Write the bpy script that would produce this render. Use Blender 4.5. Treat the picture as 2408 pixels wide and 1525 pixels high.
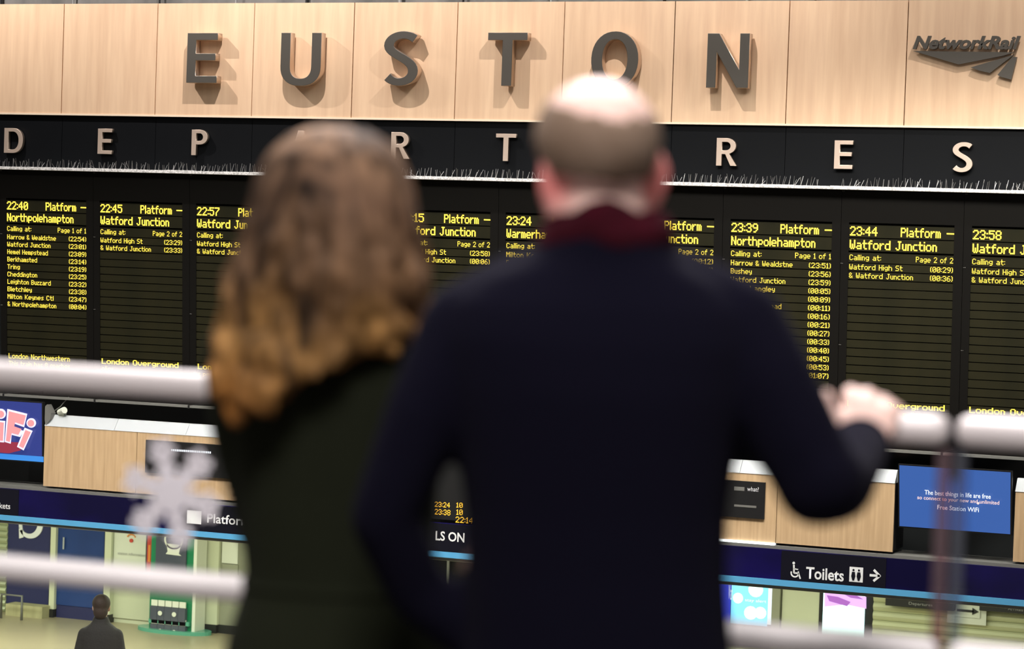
import bpy, bmesh, math, random
from mathutils import Vector, Matrix, noise
random.seed(7)
sc = bpy.context.scene
for o in list(bpy.data.objects): bpy.data.objects.remove(o)
col = sc.collection

# ------------------------------------------------------------------ camera
EYE = Vector((0, 0, 5.6))
FPX = 6000.0
YAW, PITCH, ROLL = 0.3841, 0.0293, 0.0348
_r = Vector((math.cos(YAW), math.sin(YAW), 0))
CF = Vector((-math.sin(YAW)*math.cos(PITCH), math.cos(YAW)*math.cos(PITCH), -math.sin(PITCH)))
_u = _r.cross(CF)
CR = _r*math.cos(ROLL) + _u*math.sin(ROLL)
CU = -_r*math.sin(ROLL) + _u*math.cos(ROLL)
cam_d = bpy.data.cameras.new('camera')
cam = bpy.data.objects.new('camera', cam_d); col.objects.link(cam)
cam.matrix_world = Matrix((
    (CR.x, CU.x, -CF.x, EYE.x), (CR.y, CU.y, -CF.y, EYE.y), (CR.z, CU.z, -CF.z, EYE.z), (0, 0, 0, 1)))
cam_d.sensor_width = 36.0
cam_d.lens = FPX/2408*36.0
cam_d.clip_end = 200
cam_d.dof.use_dof = True
cam_d.dof.focus_distance = 24.6
cam_d.dof.aperture_fstop = 3.2
sc.camera = cam

# ------------------------------------------------------------------ world, lights, exposure
W = bpy.data.worlds.new('hall_air'); sc.world = W
W.use_nodes = True
W.node_tree.nodes['Background'].inputs[0].default_value = (1.0, 0.92, 0.85, 1)
W.node_tree.nodes['Background'].inputs[1].default_value = 0.05
sc.view_settings.view_transform = 'Standard'
sc.view_settings.look = 'None'
sc.view_settings.gamma = 1
sc.view_settings.use_curve_mapping = False
sc.view_settings.exposure = 0.0
sc.cycles.max_bounces = 6
sc.cycles.diffuse_bounces = 3
sc.cycles.transparent_max_bounces = 12

def area(name, loc, target, sx, sy, power, color):
    l = bpy.data.lights.new(name, 'AREA'); l.shape = 'RECTANGLE'; l.size = sx; l.size_y = sy
    l.energy = power; l.color = color
    o = bpy.data.objects.new(name, l); col.objects.link(o); o.location = loc
    o.rotation_euler = (Vector(target)-Vector(loc)).to_track_quat('-Z', 'Y').to_euler()
    return o
def spot(name, loc, target, power, color, size=60, rad=0.03):
    l = bpy.data.lights.new(name, 'SPOT'); l.energy = power; l.color = color
    l.spot_size = math.radians(size); l.spot_blend = 0.8; l.shadow_soft_size = rad
    o = bpy.data.objects.new(name, l); col.objects.link(o); o.location = loc
    o.rotation_euler = (Vector(target)-Vector(loc)).to_track_quat('-Z', 'Y').to_euler()
    return o
BOARD_Y = 23.15
TX = -9.55
area('hall_light', (-9.5, 16.0, 12.2), (-9.5, 23.1, 6.6), 16, 4, 170, (1.0, .94, .90))
area('fascia_light', (-9.8, 20.6, 9.6), (-9.8, 23.1, 7.0), 16, .3, 14, (1.0, .92, .86))
for dx, pw in ((-5.7, 680), (-1.9, 580), (1.9, 440), (5.7, 310)):
    spot('fascia_spot', (TX+dx, BOARD_Y-1.9, 10.2), (TX+dx*.85, BOARD_Y, 7.2), pw, (1.0, .92, .87), 105, .03)
area('balcony_light', (-.7, .9, 8.0), (-1.25, 3.3, 5.3), 1.4, .9, 132, (1.0, .93, .92))
area('flake_backlight', (-3.5, 8.5, 11.5), (-1.6, 3.8, 5.0), 5, 1.5, 1300, (1.0, .95, .95))  # unseen light, added on the hall side to brighten the snowflake
area('rail_fill', (-1.4, 3.2, 8.3), (-1.4, 3.75, 5.0), 7, .35, 115, (1.0, .95, .95))  # unseen light added over the rails to brighten their tops
for y in (25.6, 29.2):
    area('shop_light', (-15.5, y, 2.38), (-15.5, y, 0), 20, .5, 540, (.96, 1.0, .80))
area('oak_fill', (-9.5, 19.0, 8.4), (-10.5, 23.2, 2.4), 15, .8, 440, (1.0, .94, .85)).data.spread = math.radians(75)  # unseen light, added and narrowed to brighten the oak boxes

# ------------------------------------------------------------------ helpers
def ray(u, v): return CF + CR*((u-1204)/FPX) + CU*((762-v)/FPX)
def on_y(u, v, y):
    d = ray(u, v); t = (y-EYE.y)/d.y; return EYE + d*t
def on_floor(u, v, z=0.0):
    d = ray(u, v); t = (z-EYE.z)/d.z; return EYE + d*t
def at_depth(u, v, w): return EYE + ray(u, v)*w

def mat(name, base=(.5, .5, .5), rough=.6, metal=0, emit=None, es=1.0, sheen=0, spec=.5, sss=0, bump=None, var=None, alpha=1):
    m = bpy.data.materials.new(name); m.use_nodes = True
    nt = m.node_tree; b = nt.nodes['Principled BSDF']
    b.inputs['Base Color'].default_value = (*base, 1); b.inputs['Roughness'].default_value = rough
    b.inputs['Metallic'].default_value = metal; b.inputs['Specular IOR Level'].default_value = spec
    if emit:
        b.inputs['Emission Color'].default_value = (*emit, 1); b.inputs['Emission Strength'].default_value = es
    if sheen:
        b.inputs['Sheen Weight'].default_value = sheen; b.inputs['Sheen Roughness'].default_value = .6
        b.inputs['Sheen Tint'].default_value = (*[min(1, c*6+.1) for c in base], 1)
    if sss:
        b.inputs['Subsurface Weight'].default_value = sss; b.inputs['Subsurface Radius'].default_value = (.02, .008, .005)
        b.inputs['Subsurface Scale'].default_value = .5
    if var or bump:
        tc = nt.nodes.new('ShaderNodeTexCoord'); mp = nt.nodes.new('ShaderNodeMapping')
        nt.links.new(tc.outputs['Object'], mp.inputs[0])
    if var:   # (scale vec, colour2, noise scale, contrast lo, hi)
        sv, c2, ns, lo, hi = var
        mp.inputs['Scale'].default_value = sv
        n = nt.nodes.new('ShaderNodeTexNoise'); n.inputs['Scale'].default_value = ns; n.inputs['Detail'].default_value = 5
        nt.links.new(mp.outputs[0], n.inputs['Vector'])
        r = nt.nodes.new('ShaderNodeValToRGB')
        r.color_ramp.elements[0].position = lo; r.color_ramp.elements[0].color = (*base, 1)
        r.color_ramp.elements[1].position = hi; r.color_ramp.elements[1].color = (*c2, 1)
        nt.links.new(n.outputs['Fac'], r.inputs[0]); nt.links.new(r.outputs[0], b.inputs['Base Color'])
    if bump:
        n2 = nt.nodes.new('ShaderNodeTexNoise'); n2.inputs['Scale'].default_value = bump[0]; n2.inputs['Detail'].default_value = 3
        nt.links.new(tc.outputs['Object'], n2.inputs['Vector'])
        bp = nt.nodes.new('ShaderNodeBump'); bp.inputs['Strength'].default_value = bump[1]; bp.inputs['Distance'].default_value = bump[2]
        nt.links.new(n2.outputs['Fac'], bp.inputs['Height']); nt.links.new(bp.outputs[0], b.inputs['Normal'])
    return m

M = {}
M['wood'] = mat('pale_wood_veneer', (.86, .62, .42), .45, var=((7, 7, .55), (.74, .505, .335), 2.2, .3, .75), spec=.3)
M['wood_low'] = mat('oak_veneer', (.60, .42, .25), .5, var=((14, 14, .8), (.46, .31, .175), 2.2, .3, .75), spec=.3)
M['wood_edge'] = mat('edge_highlight', (.95, .80, .62), .35)  # highlight on the wood's lower edge, put into the colour
M['black_panel'] = mat('black_panel', (.0040, .0048, .0062), .55, spec=.12)
M['board_black'] = mat('board_black', (.0042, .0038, .0032), .5, spec=.15)
M['board_side'] = mat('board_recess', (.003, .003, .003), .6, spec=.1)
M['led_row'] = mat('led_glass', (.017, .0155, .0065), .3, var=((2, 2, 2), (.011, .011, .005), 2, .35, .7), spec=.6)
M['led'] = mat('led_amber', (.2, .15, .02), .5, emit=(1.0, .72, .07), es=1.7)
M['led2'] = mat('led_orange', (.2, .12, .02), .5, emit=(1.0, .50, .03), es=1.8)
M['sign_metal'] = mat('dark_bronze_metal', (.13, .12, .105), .45, .5, bump=(30, .1, .002))
M['sign_side'] = mat('polished_metal', (.62, .50, .40), .3, .85)  # bright warm tone stands in for wood reflected in the letter sides
M['sign_metal2'] = mat('brushed_steel', (.74, .60, .50), .42, .55)  # peach tone stands in for the hall reflected in the steel
M['spike'] = mat('galvanised_wire', (.55, .55, .55), .4, .6)
M['spike_base'] = mat('dusty_strip', (.75, .75, .75), .7, var=((1, 1, 1), (.35, .35, .35), 60, .4, .65))
M['dark_wall'] = mat('dark_void_wall', (.010, .012, .013), .8, spec=.2)
M['grey_lip'] = mat('grey_painted_metal', (.16, .16, .15), .5)
M['white_cap'] = mat('white_paint', (.46, .49, .52), .6)
M['navy'] = mat('navy_enamel', (.0075, .0045, .075), .35, var=((.5, 1, 1), (.004, .003, .030), 1.4, .42, .6), spec=.2)
M['navy_dark'] = mat('navy_black_enamel', (.005, .005, .012), .3)
M['stripe'] = mat('light_blue_stripe', (.10, .38, .68), .45)
M['white_text'] = mat('white_lettering', (.80, .82, .85), .5)
M['dim_text'] = mat('grey_lettering', (.30, .30, .30), .5)
M['cream'] = mat('cream_paint', (.66, .69, .52), .6, var=((.6, .6, .6), (.58, .61, .45), 1.5, .3, .7))
M['grey_olive'] = mat('olive_grey_paint', (.30, .31, .23), .6)
M['shop_blue'] = mat('blue_laminate', (.015, .055, .24), .3, var=((1, 1, 1), (.010, .035, .16), .8, .35, .65))
M['shop_navy'] = mat('navy_laminate', (.018, .022, .10), .35)
M['teal'] = mat('teal_frame', (.01, .06, .10), .4)
M['shutter'] = mat('shutter_metal', (.42, .46, .30), .4, .25)
M['shutter2'] = mat('shutter_cream', (.56, .58, .37), .45, .1)
M['green'] = mat('green_laminate', (.005, .20, .085), .35)
M['green_light'] = mat('green_glass', (.10, .36, .26), .2)
M['slate'] = mat('slate_poster', (.055, .065, .10), .35, var=((1, 1, 1), (.10, .11, .14), 1.2, .4, .7))
M['paper'] = mat('white_paper', (.72, .75, .66), .7)
M['red'] = mat('red_print', (.62, .06, .04), .6)
M['orange'] = mat('orange_print', (.85, .30, .05), .6)
M['plinth'] = mat('black_plinth', (.01, .012, .01), .5)
M['floor'] = mat('terrazzo_floor', (.42, .36, .24), .35, var=((1, 1, 1), (.33, .29, .19), .5, .35, .7), spec=.5)
M['tan'] = mat('sandstone_block', (.50, .47, .27), .6, var=((6, 6, 1), (.38, .36, .20), 2, .3, .7))
M['scr_blue'] = mat('screen_blue', (.01, .02, .05), .2, emit=(.045, .125, .43), es=1.0)
M['scr_deep'] = mat('screen_deep_blue', (.01, .01, .05), .2, emit=(.035, .055, .26), es=1.0)
M['scr_band'] = mat('screen_light_band', (.01, .02, .05), .2, emit=(.06, .33, .93), es=1.0)
M['scr_white'] = mat('screen_white', (.5, .5, .5), .4, emit=(.75, .85, 1.0), es=.95)
M['scr_peach'] = mat('screen_peach', (.5, .4, .4), .4, emit=(.75, .50, .48), es=.9)
M['scr_pink'] = mat('screen_pink', (.5, .2, .2), .4, emit=(.80, .24, .27), es=.9)
M['scr_rim'] = mat('screen_rim', (.5, .5, .6), .4, emit=(.62, .60, .85), es=.95)
M['scr_maroon'] = mat('screen_maroon', (.2, .02, .04), .4, emit=(.16, .018, .035), es=1.0)
M['scr_cyan'] = mat('screen_cyan', (.1, .3, .4), .3, emit=(.20, .62, .9), es=1.5)
M['scr_lilac'] = mat('screen_lilac', (.4, .2, .5), .3, emit=(.72, .45, .82), es=1.1)
M['scr_purple'] = mat('screen_purple', (.3, .1, .4), .3, emit=(.30, .09, .42), es=1.0)
M['scr_mint'] = mat('screen_mint', (.6, .9, .9), .3, emit=(.72, .98, 1.0), es=1.25)
M['scr_royal'] = mat('screen_royal', (.02, .03, .4), .3, emit=(.04, .06, .60), es=1.1)
M['tube'] = mat('fluorescent_tube', (.9, .9, .9), .3, emit=(.85, .95, 1.0), es=2.6)
M['rail'] = mat('satin_steel', (.76, .71, .70), .45, .15)
M['rail_white'] = mat('lit_white_steel', (.95, .91, .90), .4, 0)  # white base stands in for strong light on the silver lower rail
M['rail_dark'] = mat('dark_gap_fill', (.012, .010, .014), .6)  # for the strip that paints the dark handrail gap
M['rim_red'] = mat('reddish_glass_edge', (.22, .10, .13), .4)
M['rim_grey'] = mat('grey_glass_edge', (.16, .18, .25), .4)
M['flake'] = mat('white_frosted_vinyl', (.90, .87, .92), .7)
_nt = M['flake'].node_tree; _tr = _nt.nodes.new('ShaderNodeBsdfTranslucent'); _tr.inputs[0].default_value = (.92, .89, .95, 1)
_mx = _nt.nodes.new('ShaderNodeMixShader'); _mx.inputs[0].default_value = .08
_nt.links.new(_nt.nodes['Principled BSDF'].outputs[0], _mx.inputs[1]); _nt.links.new(_tr.outputs[0], _mx.inputs[2]); _nt.links.new(_mx.outputs[0], _nt.nodes['Material Output'].inputs['Surface'])
M['mezz'] = mat('balcony_floor_tile', (.22, .20, .19), .6)
M['concrete'] = mat('grey_concrete', (.22, .21, .20), .9, var=((1, 1, .3), (.12, .12, .115), 3, .35, .65))
M['black'] = mat('black_plastic', (.006, .006, .007), .5)

def glassy(name, tint, alpha):
    m = bpy.data.materials.new(name); m.use_nodes = True; nt = m.node_tree
    nt.nodes.remove(nt.nodes['Principled BSDF'])
    tr = nt.nodes.new('ShaderNodeBsdfTransparent'); tr.inputs[0].default_value = (*tint, 1)
    gl = nt.nodes.new('ShaderNodeBsdfGlossy'); gl.inputs['Roughness'].default_value = .02
    fr = nt.nodes.new('ShaderNodeFresnel'); fr.inputs[0].default_value = 1.45
    mx = nt.nodes.new('ShaderNodeMixShader'); out = nt.nodes['Material Output']
    nt.links.new(fr.outputs[0], mx.inputs[0]); nt.links.new(tr.outputs[0], mx.inputs[1]); nt.links.new(gl.outputs[0], mx.inputs[2])
    last = mx
    if alpha > 0:
        df = nt.nodes.new('ShaderNodeBsdfDiffuse'); df.inputs[0].default_value = (*tint, 1)
        m2 = nt.nodes.new('ShaderNodeMixShader'); m2.inputs[0].default_value = alpha
        nt.links.new(mx.outputs[0], m2.inputs[1]); nt.links.new(df.outputs[0], m2.inputs[2]); last = m2
    nt.links.new(last.outputs[0], out.inputs['Surface'])
    return m
M['glass'] = glassy('balustrade_glass', (.97, .98, .98), 0)
M['edge_red'] = glassy('glass_edge_red', (.70, .50, .54), .14)  # red tint stands in for reflections at the pane edge
M['edge_grey'] = glassy('glass_edge_grey', (.60, .64, .74), .10)  # grey tint paints reflections on the neighbouring pane edge

def tag(o, label=None, cat=None, group=None, kind=None):
    if label: o['label'] = label
    if cat: o['category'] = cat
    if group: o['group'] = group
    if kind: o['kind'] = kind
    return o
def empty(name, loc, **k):
    o = bpy.data.objects.new(name, None); o.location = loc; o.empty_display_size = .1
    col.objects.link(o); return tag(o, **k)
def link(name, me, material, parent=None, loc=None):
    if material is not None and not me.materials: me.materials.append(material)
    o = bpy.data.objects.new(name, me); col.objects.link(o)
    if parent: o.parent = parent
    if loc is not None: o.location = loc
    return o
def root_loc(p):
    v = Vector((0, 0, 0))
    while p: v += p.location; p = p.parent
    return v

class MB:
    def __init__(s): s.v = []; s.f = []
    def quadbox(s, p):      # 8 corner points: 4 front (ccw) then 4 back
        n = len(s.v); s.v += [Vector(q) for q in p]
        for f in ((0, 1, 2, 3), (7, 6, 5, 4), (0, 4, 5, 1), (1, 5, 6, 2), (2, 6, 7, 3), (3, 7, 4, 0)): s.f.append([n+i for i in f])
        return s
    def box(s, x0, x1, y0, y1, z0, z1):
        return s.quadbox([(x0, y0, z0), (x1, y0, z0), (x1, y0, z1), (x0, y0, z1), (x0, y1, z0), (x1, y1, z0), (x1, y1, z1), (x0, y1, z1)])
    def prism(s, pts, off):  # planar polygon (points) swept by vector off
        n = len(s.v); k = len(pts); off = Vector(off)
        s.v += [Vector(p) for p in pts] + [Vector(p)+off for p in pts]
        s.f.append(list(range(n, n+k))); s.f.append(list(range(n+2*k-1, n+k-1, -1)))
        for i in range(k): s.f.append([n+i, n+k+i, n+k+(i+1) % k, n+(i+1) % k])
        return s
    def tube(s, a, b, r0, r1=None, seg=10, cap=True):
        r1 = r0 if r1 is None else r1; a = Vector(a); b = Vector(b); d = (b-a).normalized()
        x = d.orthogonal().normalized(); y = d.cross(x); n = len(s.v)
        for c, r in ((a, r0), (b, r1)):
            for i in range(seg):
                t = 2*math.pi*i/seg; s.v.append(c+x*math.cos(t)*r+y*math.sin(t)*r)
        for i in range(seg): s.f.append([n+i, n+(i+1) % seg, n+seg+(i+1) % seg, n+seg+i])
        if cap: s.f.append([n+i for i in range(seg)][::-1]); s.f.append([n+seg+i for i in range(seg)])
        return s
    def path(s, pts, rad, seg=7):   # closed tapered tube along points
        n = len(s.v); k = len(pts); pts = [Vector(p) for p in pts]; prev = None
        for i, p in enumerate(pts):
            d = (pts[min(i+1, k-1)]-pts[max(i-1, 0)]).normalized()
            if prev is None: prev = d.orthogonal().normalized()
            x = (prev-d*prev.dot(d)).normalized(); prev = x; y = d.cross(x); r = rad[i] if isinstance(rad, (list, tuple)) else rad
            for j in range(seg):
                t = 2*math.pi*j/seg; s.v.append(p+x*math.cos(t)*r+y*math.sin(t)*r)
        for i in range(k-1):
            for j in range(seg): s.f.append([n+i*seg+j, n+i*seg+(j+1) % seg, n+(i+1)*seg+(j+1) % seg, n+(i+1)*seg+j])
        s.f.append([n+j for j in range(seg)][::-1]); s.f.append([n+(k-1)*seg+j for j in range(seg)])
        return s
    def loft(s, rings):    # list of point loops, closed ends
        n = len(s.v); k = len(rings[0])
        for r in rings: s.v += [Vector(p) for p in r]
        for i in range(len(rings)-1):
            for j in range(k): s.f.append([n+i*k+j, n+i*k+(j+1) % k, n+(i+1)*k+(j+1) % k, n+(i+1)*k+j])
        s.f.append([n+j for j in range(k)][::-1]); s.f.append([n+(len(rings)-1)*k+j for j in range(k)])
        return s
    def ell(s, c, ax, ay, az, nu=16, nv=10):
        n = len(s.v); c = Vector(c); ax = Vector(ax); ay = Vector(ay); az = Vector(az)
        s.v.append(c+az)
        for i in range(1, nv):
            p = math.pi*i/nv
            for j in range(nu):
                t = 2*math.pi*j/nu; s.v.append(c+az*math.cos(p)+(ax*math.cos(t)+ay*math.sin(t))*math.sin(p))
        s.v.append(c-az); e = len(s.v)-1
        for j in range(nu): s.f.append([n, n+1+j, n+1+(j+1) % nu]); s.f.append([e, e-nu+(j+1) % nu, e-nu+j])
        for i in range(nv-2):
            a = n+1+i*nu; b = a+nu
            for j in range(nu): s.f.append([a+j, b+j, b+(j+1) % nu, a+(j+1) % nu])
        return s
    def mesh(s, name, off=Vector((0, 0, 0)), smooth=False):
        me = bpy.data.meshes.new(name); me.from_pydata([v-off for v in s.v], [], s.f); me.update()
        bm = bmesh.new(); bm.from_mesh(me); bmesh.ops.recalc_face_normals(bm, faces=bm.faces); bm.to_mesh(me); bm.free()
        if smooth: me.polygons.foreach_set('use_smooth', [True]*len(me.polygons))
        return me
    def build(s, name, material, parent=None, smooth=False, **k):
        o = link(name, s.mesh(name, root_loc(parent), smooth), material, parent); return tag(o, **k)

def bevel(o, w=.004, seg=2):
    m = o.modifiers.new('bevel', 'BEVEL'); m.width = w; m.segments = seg; m.limit_method = 'ANGLE'; return o

def curve_mesh(loops, thick, bev=0):
    cu = bpy.data.curves.new('c', 'CURVE'); cu.dimensions = '2D'; cu.fill_mode = 'BOTH'; cu.extrude = thick/2
    cu.bevel_depth = bev; cu.bevel_resolution = 1 if bev else 0
    if bev: cu.offset = -bev
    for lp in loops:
        sp = cu.splines.new('POLY'); sp.points.add(len(lp)-1); sp.use_cyclic_u = True
        for p, q in zip(sp.points, lp): p.co = (q[0], q[1], 0, 1)
    o = bpy.data.objects.new('c', cu); col.objects.link(o)
    dg = bpy.context.evaluated_depsgraph_get(); me = bpy.data.meshes.new_from_object(o.evaluated_get(dg))
    bpy.data.objects.remove(o); bpy.data.curves.remove(cu); return me
_tcache = {}
def text_raw(s, thick=0.0, offset=0.0, shear=0.0):
    key = (s, thick, offset, shear)
    cu = bpy.data.curves.new('t', 'FONT'); cu.body = s; cu.extrude = thick/2; cu.offset = offset; cu.shear = shear; cu.size = 1; cu.resolution_u = 3
    o = bpy.data.objects.new('t', cu); col.objects.link(o)
    dg = bpy.context.evaluated_depsgraph_get(); me = bpy.data.meshes.new_from_object(o.evaluated_get(dg))
    bpy.data.objects.remove(o); bpy.data.curves.remove(cu); return me
def wall_text(name, s, y, u0, u1, v_base, v_top, material, parent=None, thick=.0, offset=.0, shear=0, capref=.73, build_off=0, **k):
    """text standing on the vertical plane y, from pixel column u0 to u1, baseline v_base and cap line v_top measured at u0"""
    A = on_y(u0, v_base, y); B = on_y(u1, v_base+.03*(u1-u0), y); T = on_y(u0, v_top, y)
    me = text_raw(s, 0.02 if thick else 0, offset, shear)
    xs = [v.co.x for v in me.vertices]; x0, x1 = min(xs), max(xs)
    off = root_loc(parent)
    sx = (B.x-A.x)/(x1-x0); sz = (T.z-A.z)/capref
    for v in me.vertices:
        v.co = Vector((A.x+(v.co.x-x0)*sx, y-(v.co.z/.02*thick if thick else 0)-build_off, A.z+v.co.y*sz))-off
    o = link(name, me, material, parent); return tag(o, **k)

# --- dot matrix font, 5 x 7 (plus descender row)
G = {}
def _g(ch, rows): G[ch] = rows.split('/')
_g('0', '.###./#...#/#..##/#.#.#/##..#/#...#/.###.'); _g('1', '.#./##./.#./.#./.#./.#./###')
_g('2', '.###./#...#/....#/...#./..#../.#.../#####'); _g('3', '.###./#...#/....#/..##./....#/#...#/.###.')
_g('4', '...#./..##./.#.#./#..#./#####/...#./...#.'); _g('5', '#####/#..../####./....#/....#/#...#/.###.')
_g('6', '..##./.#.../#..../####./#...#/#...#/.###.'); _g('7', '#####/....#/...#./..#../.#.../.#.../.#...')
_g('8', '.###./#...#/#...#/.###./#...#/#...#/.###.'); _g('9', '.###./#...#/#...#/.####/....#/...#./.##..')
_g(':', './#/././#/./.'.replace('/./././', '/./')); G[':'] = ['.', '.', '#', '.', '.', '#', '.']
_g('(', '.#/#./#./#./#./#./.#'); _g(')', '#./.#/.#/.#/.#/.#/#.'); _g('-', '..../..../..../####/..../..../....')
_g('&', '.##../#..#./#.#../.#.../#.#.#/#..#./.##.#'); _g('.', './././././#/#'.replace('', '')); G['.'] = ['.', '.', '.', '.', '.', '.', '#']
_g('A', '.###./#...#/#...#/#####/#...#/#...#/#...#'); _g('B', '####./#...#/#...#/####./#...#/#...#/####.')
_g('C', '.###./#...#/#..../#..../#..../#...#/.###.'); _g('H', '#...#/#...#/#...#/#####/#...#/#...#/#...#')
_g('J', '..###/...#./...#./...#./...#./#..#./.##..'); _g('K', '#...#/#..#./#.#../##.../#.#../#..#./#...#')
_g('L', '#..../#..../#..../#..../#..../#..../#####'); _g('M', '#...#/##.##/#.#.#/#.#.#/#...#/#...#/#...#')
_g('N', '#...#/##..#/##..#/#.#.#/#..##/#..##/#...#'); _g('O', '.###./#...#/#...#/#...#/#...#/#...#/.###.')
_g('P', '####./#...#/#...#/####./#..../#..../#....'); _g('R', '####./#...#/#...#/####./#.#../#..#./#...#')
_g('S', '.####/#..../#..../.###./....#/....#/####.'); _g('T', '#####/..#../..#../..#../..#../..#../..#..')
_g('W', '#...#/#...#/#...#/#.#.#/#.#.#/#.#.#/.#.#.')
_g('a', '...../...../.###./....#/.####/#...#/.####'); _g('b', '#..../#..../####./#...#/#...#/#...#/####.')
_g('c', '..../..../.###/#.../#.../#.../.###'); _g('d', '....#/....#/.####/#...#/#...#/#...#/.####')
_g('e', '...../...../.###./#...#/#####/#..../.###.'); _g('f', '..##/.#../####/.#../.#../.#../.#..')
_g('g', '...../...../.####/#...#/#...#/.####/....#/.###.'); _g('h', '#..../#..../####./#...#/#...#/#...#/#...#')
_g('i', '#/./#/#/#/#/#'); _g('k', '#.../#.../#..#/#.#./##../#.#./#..#'); _g('l', '#/#/#/#/#/#/#')
_g('m', '...../...../##.#./#.#.#/#.#.#/#.#.#/#.#.#'); _g('n', '..../..../###./#..#/#..#/#..#/#..#')
_g('o', '...../...../.###./#...#/#...#/#...#/.###.'); _g('p', '...../...../####./#...#/#...#/####./#..../#....')
_g('r', '..../..../#.##/##../#.../#.../#...'); _g('s', '..../..../.###/#.../.##./...#/###.')
_g('t', '.#../.#../####/.#../.#../.#../..##'); _g('u', '..../..../#..#/#..#/#..#/#..#/.###')
_g('v', '...../...../#...#/#...#/#...#/.#.#./..#..'); _g('w', '...../...../#...#/#.#.#/#.#.#/#.#.#/.#.#.')
_g('x', '..../..../#..#/#..#/.##./#..#/#..#'); _g('y', '..../..../#..#/#..#/#..#/.###/...#/.##.')
_g('z', '..../..../####/..#./.#../#.../####'); _g(' ', '.../.../.../.../.../.../...')
def dots(s):
    """runs of lit dots (x0, x1, row) merged along rows, and columns wide"""
    x = 0; runs = []
    for ch in s:
        g = G[ch]; w = len(g[0])
        for r, row in enumerate(g):
            c = 0
            while c < w:
                if row[c] == '#':
                    e = c
                    while e+1 < w and row[e+1] == '#': e += 1
                    runs.append((x+c, x+e+1, r)); c = e+1
                else: c += 1
        x += w+1
    return runs, x-1

# ------------------------------------------------------------------ main planes
BY = BOARD_Y
ZL = 5.6+.681          # ledge height
ZW = 5.6+1.2466        # bottom of wood
TB = .0628             # the board leans out at the top
PW = 1.15              # board module
WP = .9792*1.15        # wood panel module
XB0 = -13.3027*1.15    # first board seam
XW0 = -12.6426*1.15    # first wood seam
FZ_TOP = on_y(0, 1143, BY).z
STR_T = 5.6-2.6149*1.15
STR_B = STR_T-.058
SHOP_Y = on_floor(500, 1484).y
def byy(z): return BY+TB*(ZL-z)

# ------------------------------------------------------------------ setting
fl = MB().box(-34, 8, 3.9, SHOP_Y+.4, -.2, 0).build('floor', M['floor'], kind='structure')
MB().box(-34, 8, SHOP_Y, SHOP_Y+.3, 0, 3.4).build('wall_shops', M['cream'], kind='structure')
MB().box(-34, 8, BY+.75, BY+.95, 2.42, 15).build('wall_back', M['dark_wall'], kind='structure')
MB().box(-34, 8, BY+.30, SHOP_Y+.3, 2.46, 2.56).build('ceiling_soffit', M['cream'], kind='structure')
MB().box(-34, 8, -9, BY+1, 14.6, 14.9).build('ceiling', M['concrete'], kind='structure')
MB().box(-6, 6, -4, 3.86, 3.72, 3.955).build('floor_balcony', M['mezz'], kind='structure')
MB().box(-34, -33.7, 3.9, SHOP_Y+.3, 0, 14.6).build('wall_left', M['concrete'], kind='structure')
MB().box(7.7, 8, 3.9, SHOP_Y+.3, 0, 14.6).build('wall_right', M['concrete'], kind='structure')
# shuttered concrete and fittings just above the fascia
top_z = on_y(0, 10, BY).z
hw = empty('roof_beam', (-14, BY+.25, top_z-.1), label='grey concrete beam with thin pipes along the top of the pale wood fascia', cat='beam')
MB().box(-20, -2, BY+.25, BY+.7, top_z+.01, top_z+1.3).build('beam', M['concrete'], hw)
for i in range(14):
    x = -16.2+i*.9+random.uniform(-.2, .2)
    MB().tube((x, BY+.20, top_z), (x+random.uniform(-.05, .05), BY+.20, top_z+.9), random.uniform(.008, .02)).build('pipe', M['black'] if i % 2 else M['spike'], hw)

# ------------------------------------------------------------------ wood fascia
wf = empty('wood_fascia', (-10, BY, ZW), label='pale wood veneer fascia of tall panels above the black band', cat='panelling')
zt = on_y(2408, 0, BY).z+.55
for i in range(-2, 11):
    x0 = XW0+i*WP; ztop = top_z
    MB().box(x0+.005, x0+WP-.005, BY-.03, BY+.02, ZW+.018, ztop).build('panel', M['wood'], wf)
MB().box(XW0-2*WP, XW0+11*WP, BY+.02, BY+.16, ZW, top_z-.02).build('backing', M['black'], wf)
MB().box(XW0-2*WP, XW0+11*WP, BY-.036, BY+.02, ZW, ZW+.018).build('edge_strip', M['wood_edge'], wf, label='bottom edge strip, pale as its painted highlight')  # edge lip coloured pale to paint its highlight
bf = empty('black_fascia', (-10, BY, ZL), label='black panel band between wood fascia and departure boards', cat='panelling')
for i in range(-2, 11):
    x0 = XW0+i*WP
    MB().box(x0+.0025, x0+WP-.0025, BY, BY+.03, ZL, ZW-.003).build('panel', M['black_panel'], bf)

# ------------------------------------------------------------------ letters
def ssw(nx, ny, s, h): return math.sqrt((s*nx)**2+(h*ny)**2)
def stroke(pts, s, h):
    L = []; Rr = []
    for i, p in enumerate(pts):
        a = pts[max(i-1, 0)]; b = pts[min(i+1, len(pts)-1)]
        dx, dy = b[0]-a[0], b[1]-a[1]; l = math.hypot(dx, dy); nx, ny = -dy/l, dx/l
        t = ssw(nx, ny, s, h)/2
        L.append((p[0]+nx*t, p[1]+ny*t)); Rr.append((p[0]-nx*t, p[1]-ny*t))
    return L+Rr[::-1]
def arc(cx, cy, rx, ry, a0, a1, n=18, p=2.0):
    out = []
    for i in range(n+1):
        a = math.radians(a0+(a1-a0)*i/n); c, s_ = math.cos(a), math.sin(a)
        out.append((cx+rx*math.copysign(abs(c)**(2/p), c), cy+ry*math.copysign(abs(s_)**(2/p), s_)))
    return out
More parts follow.
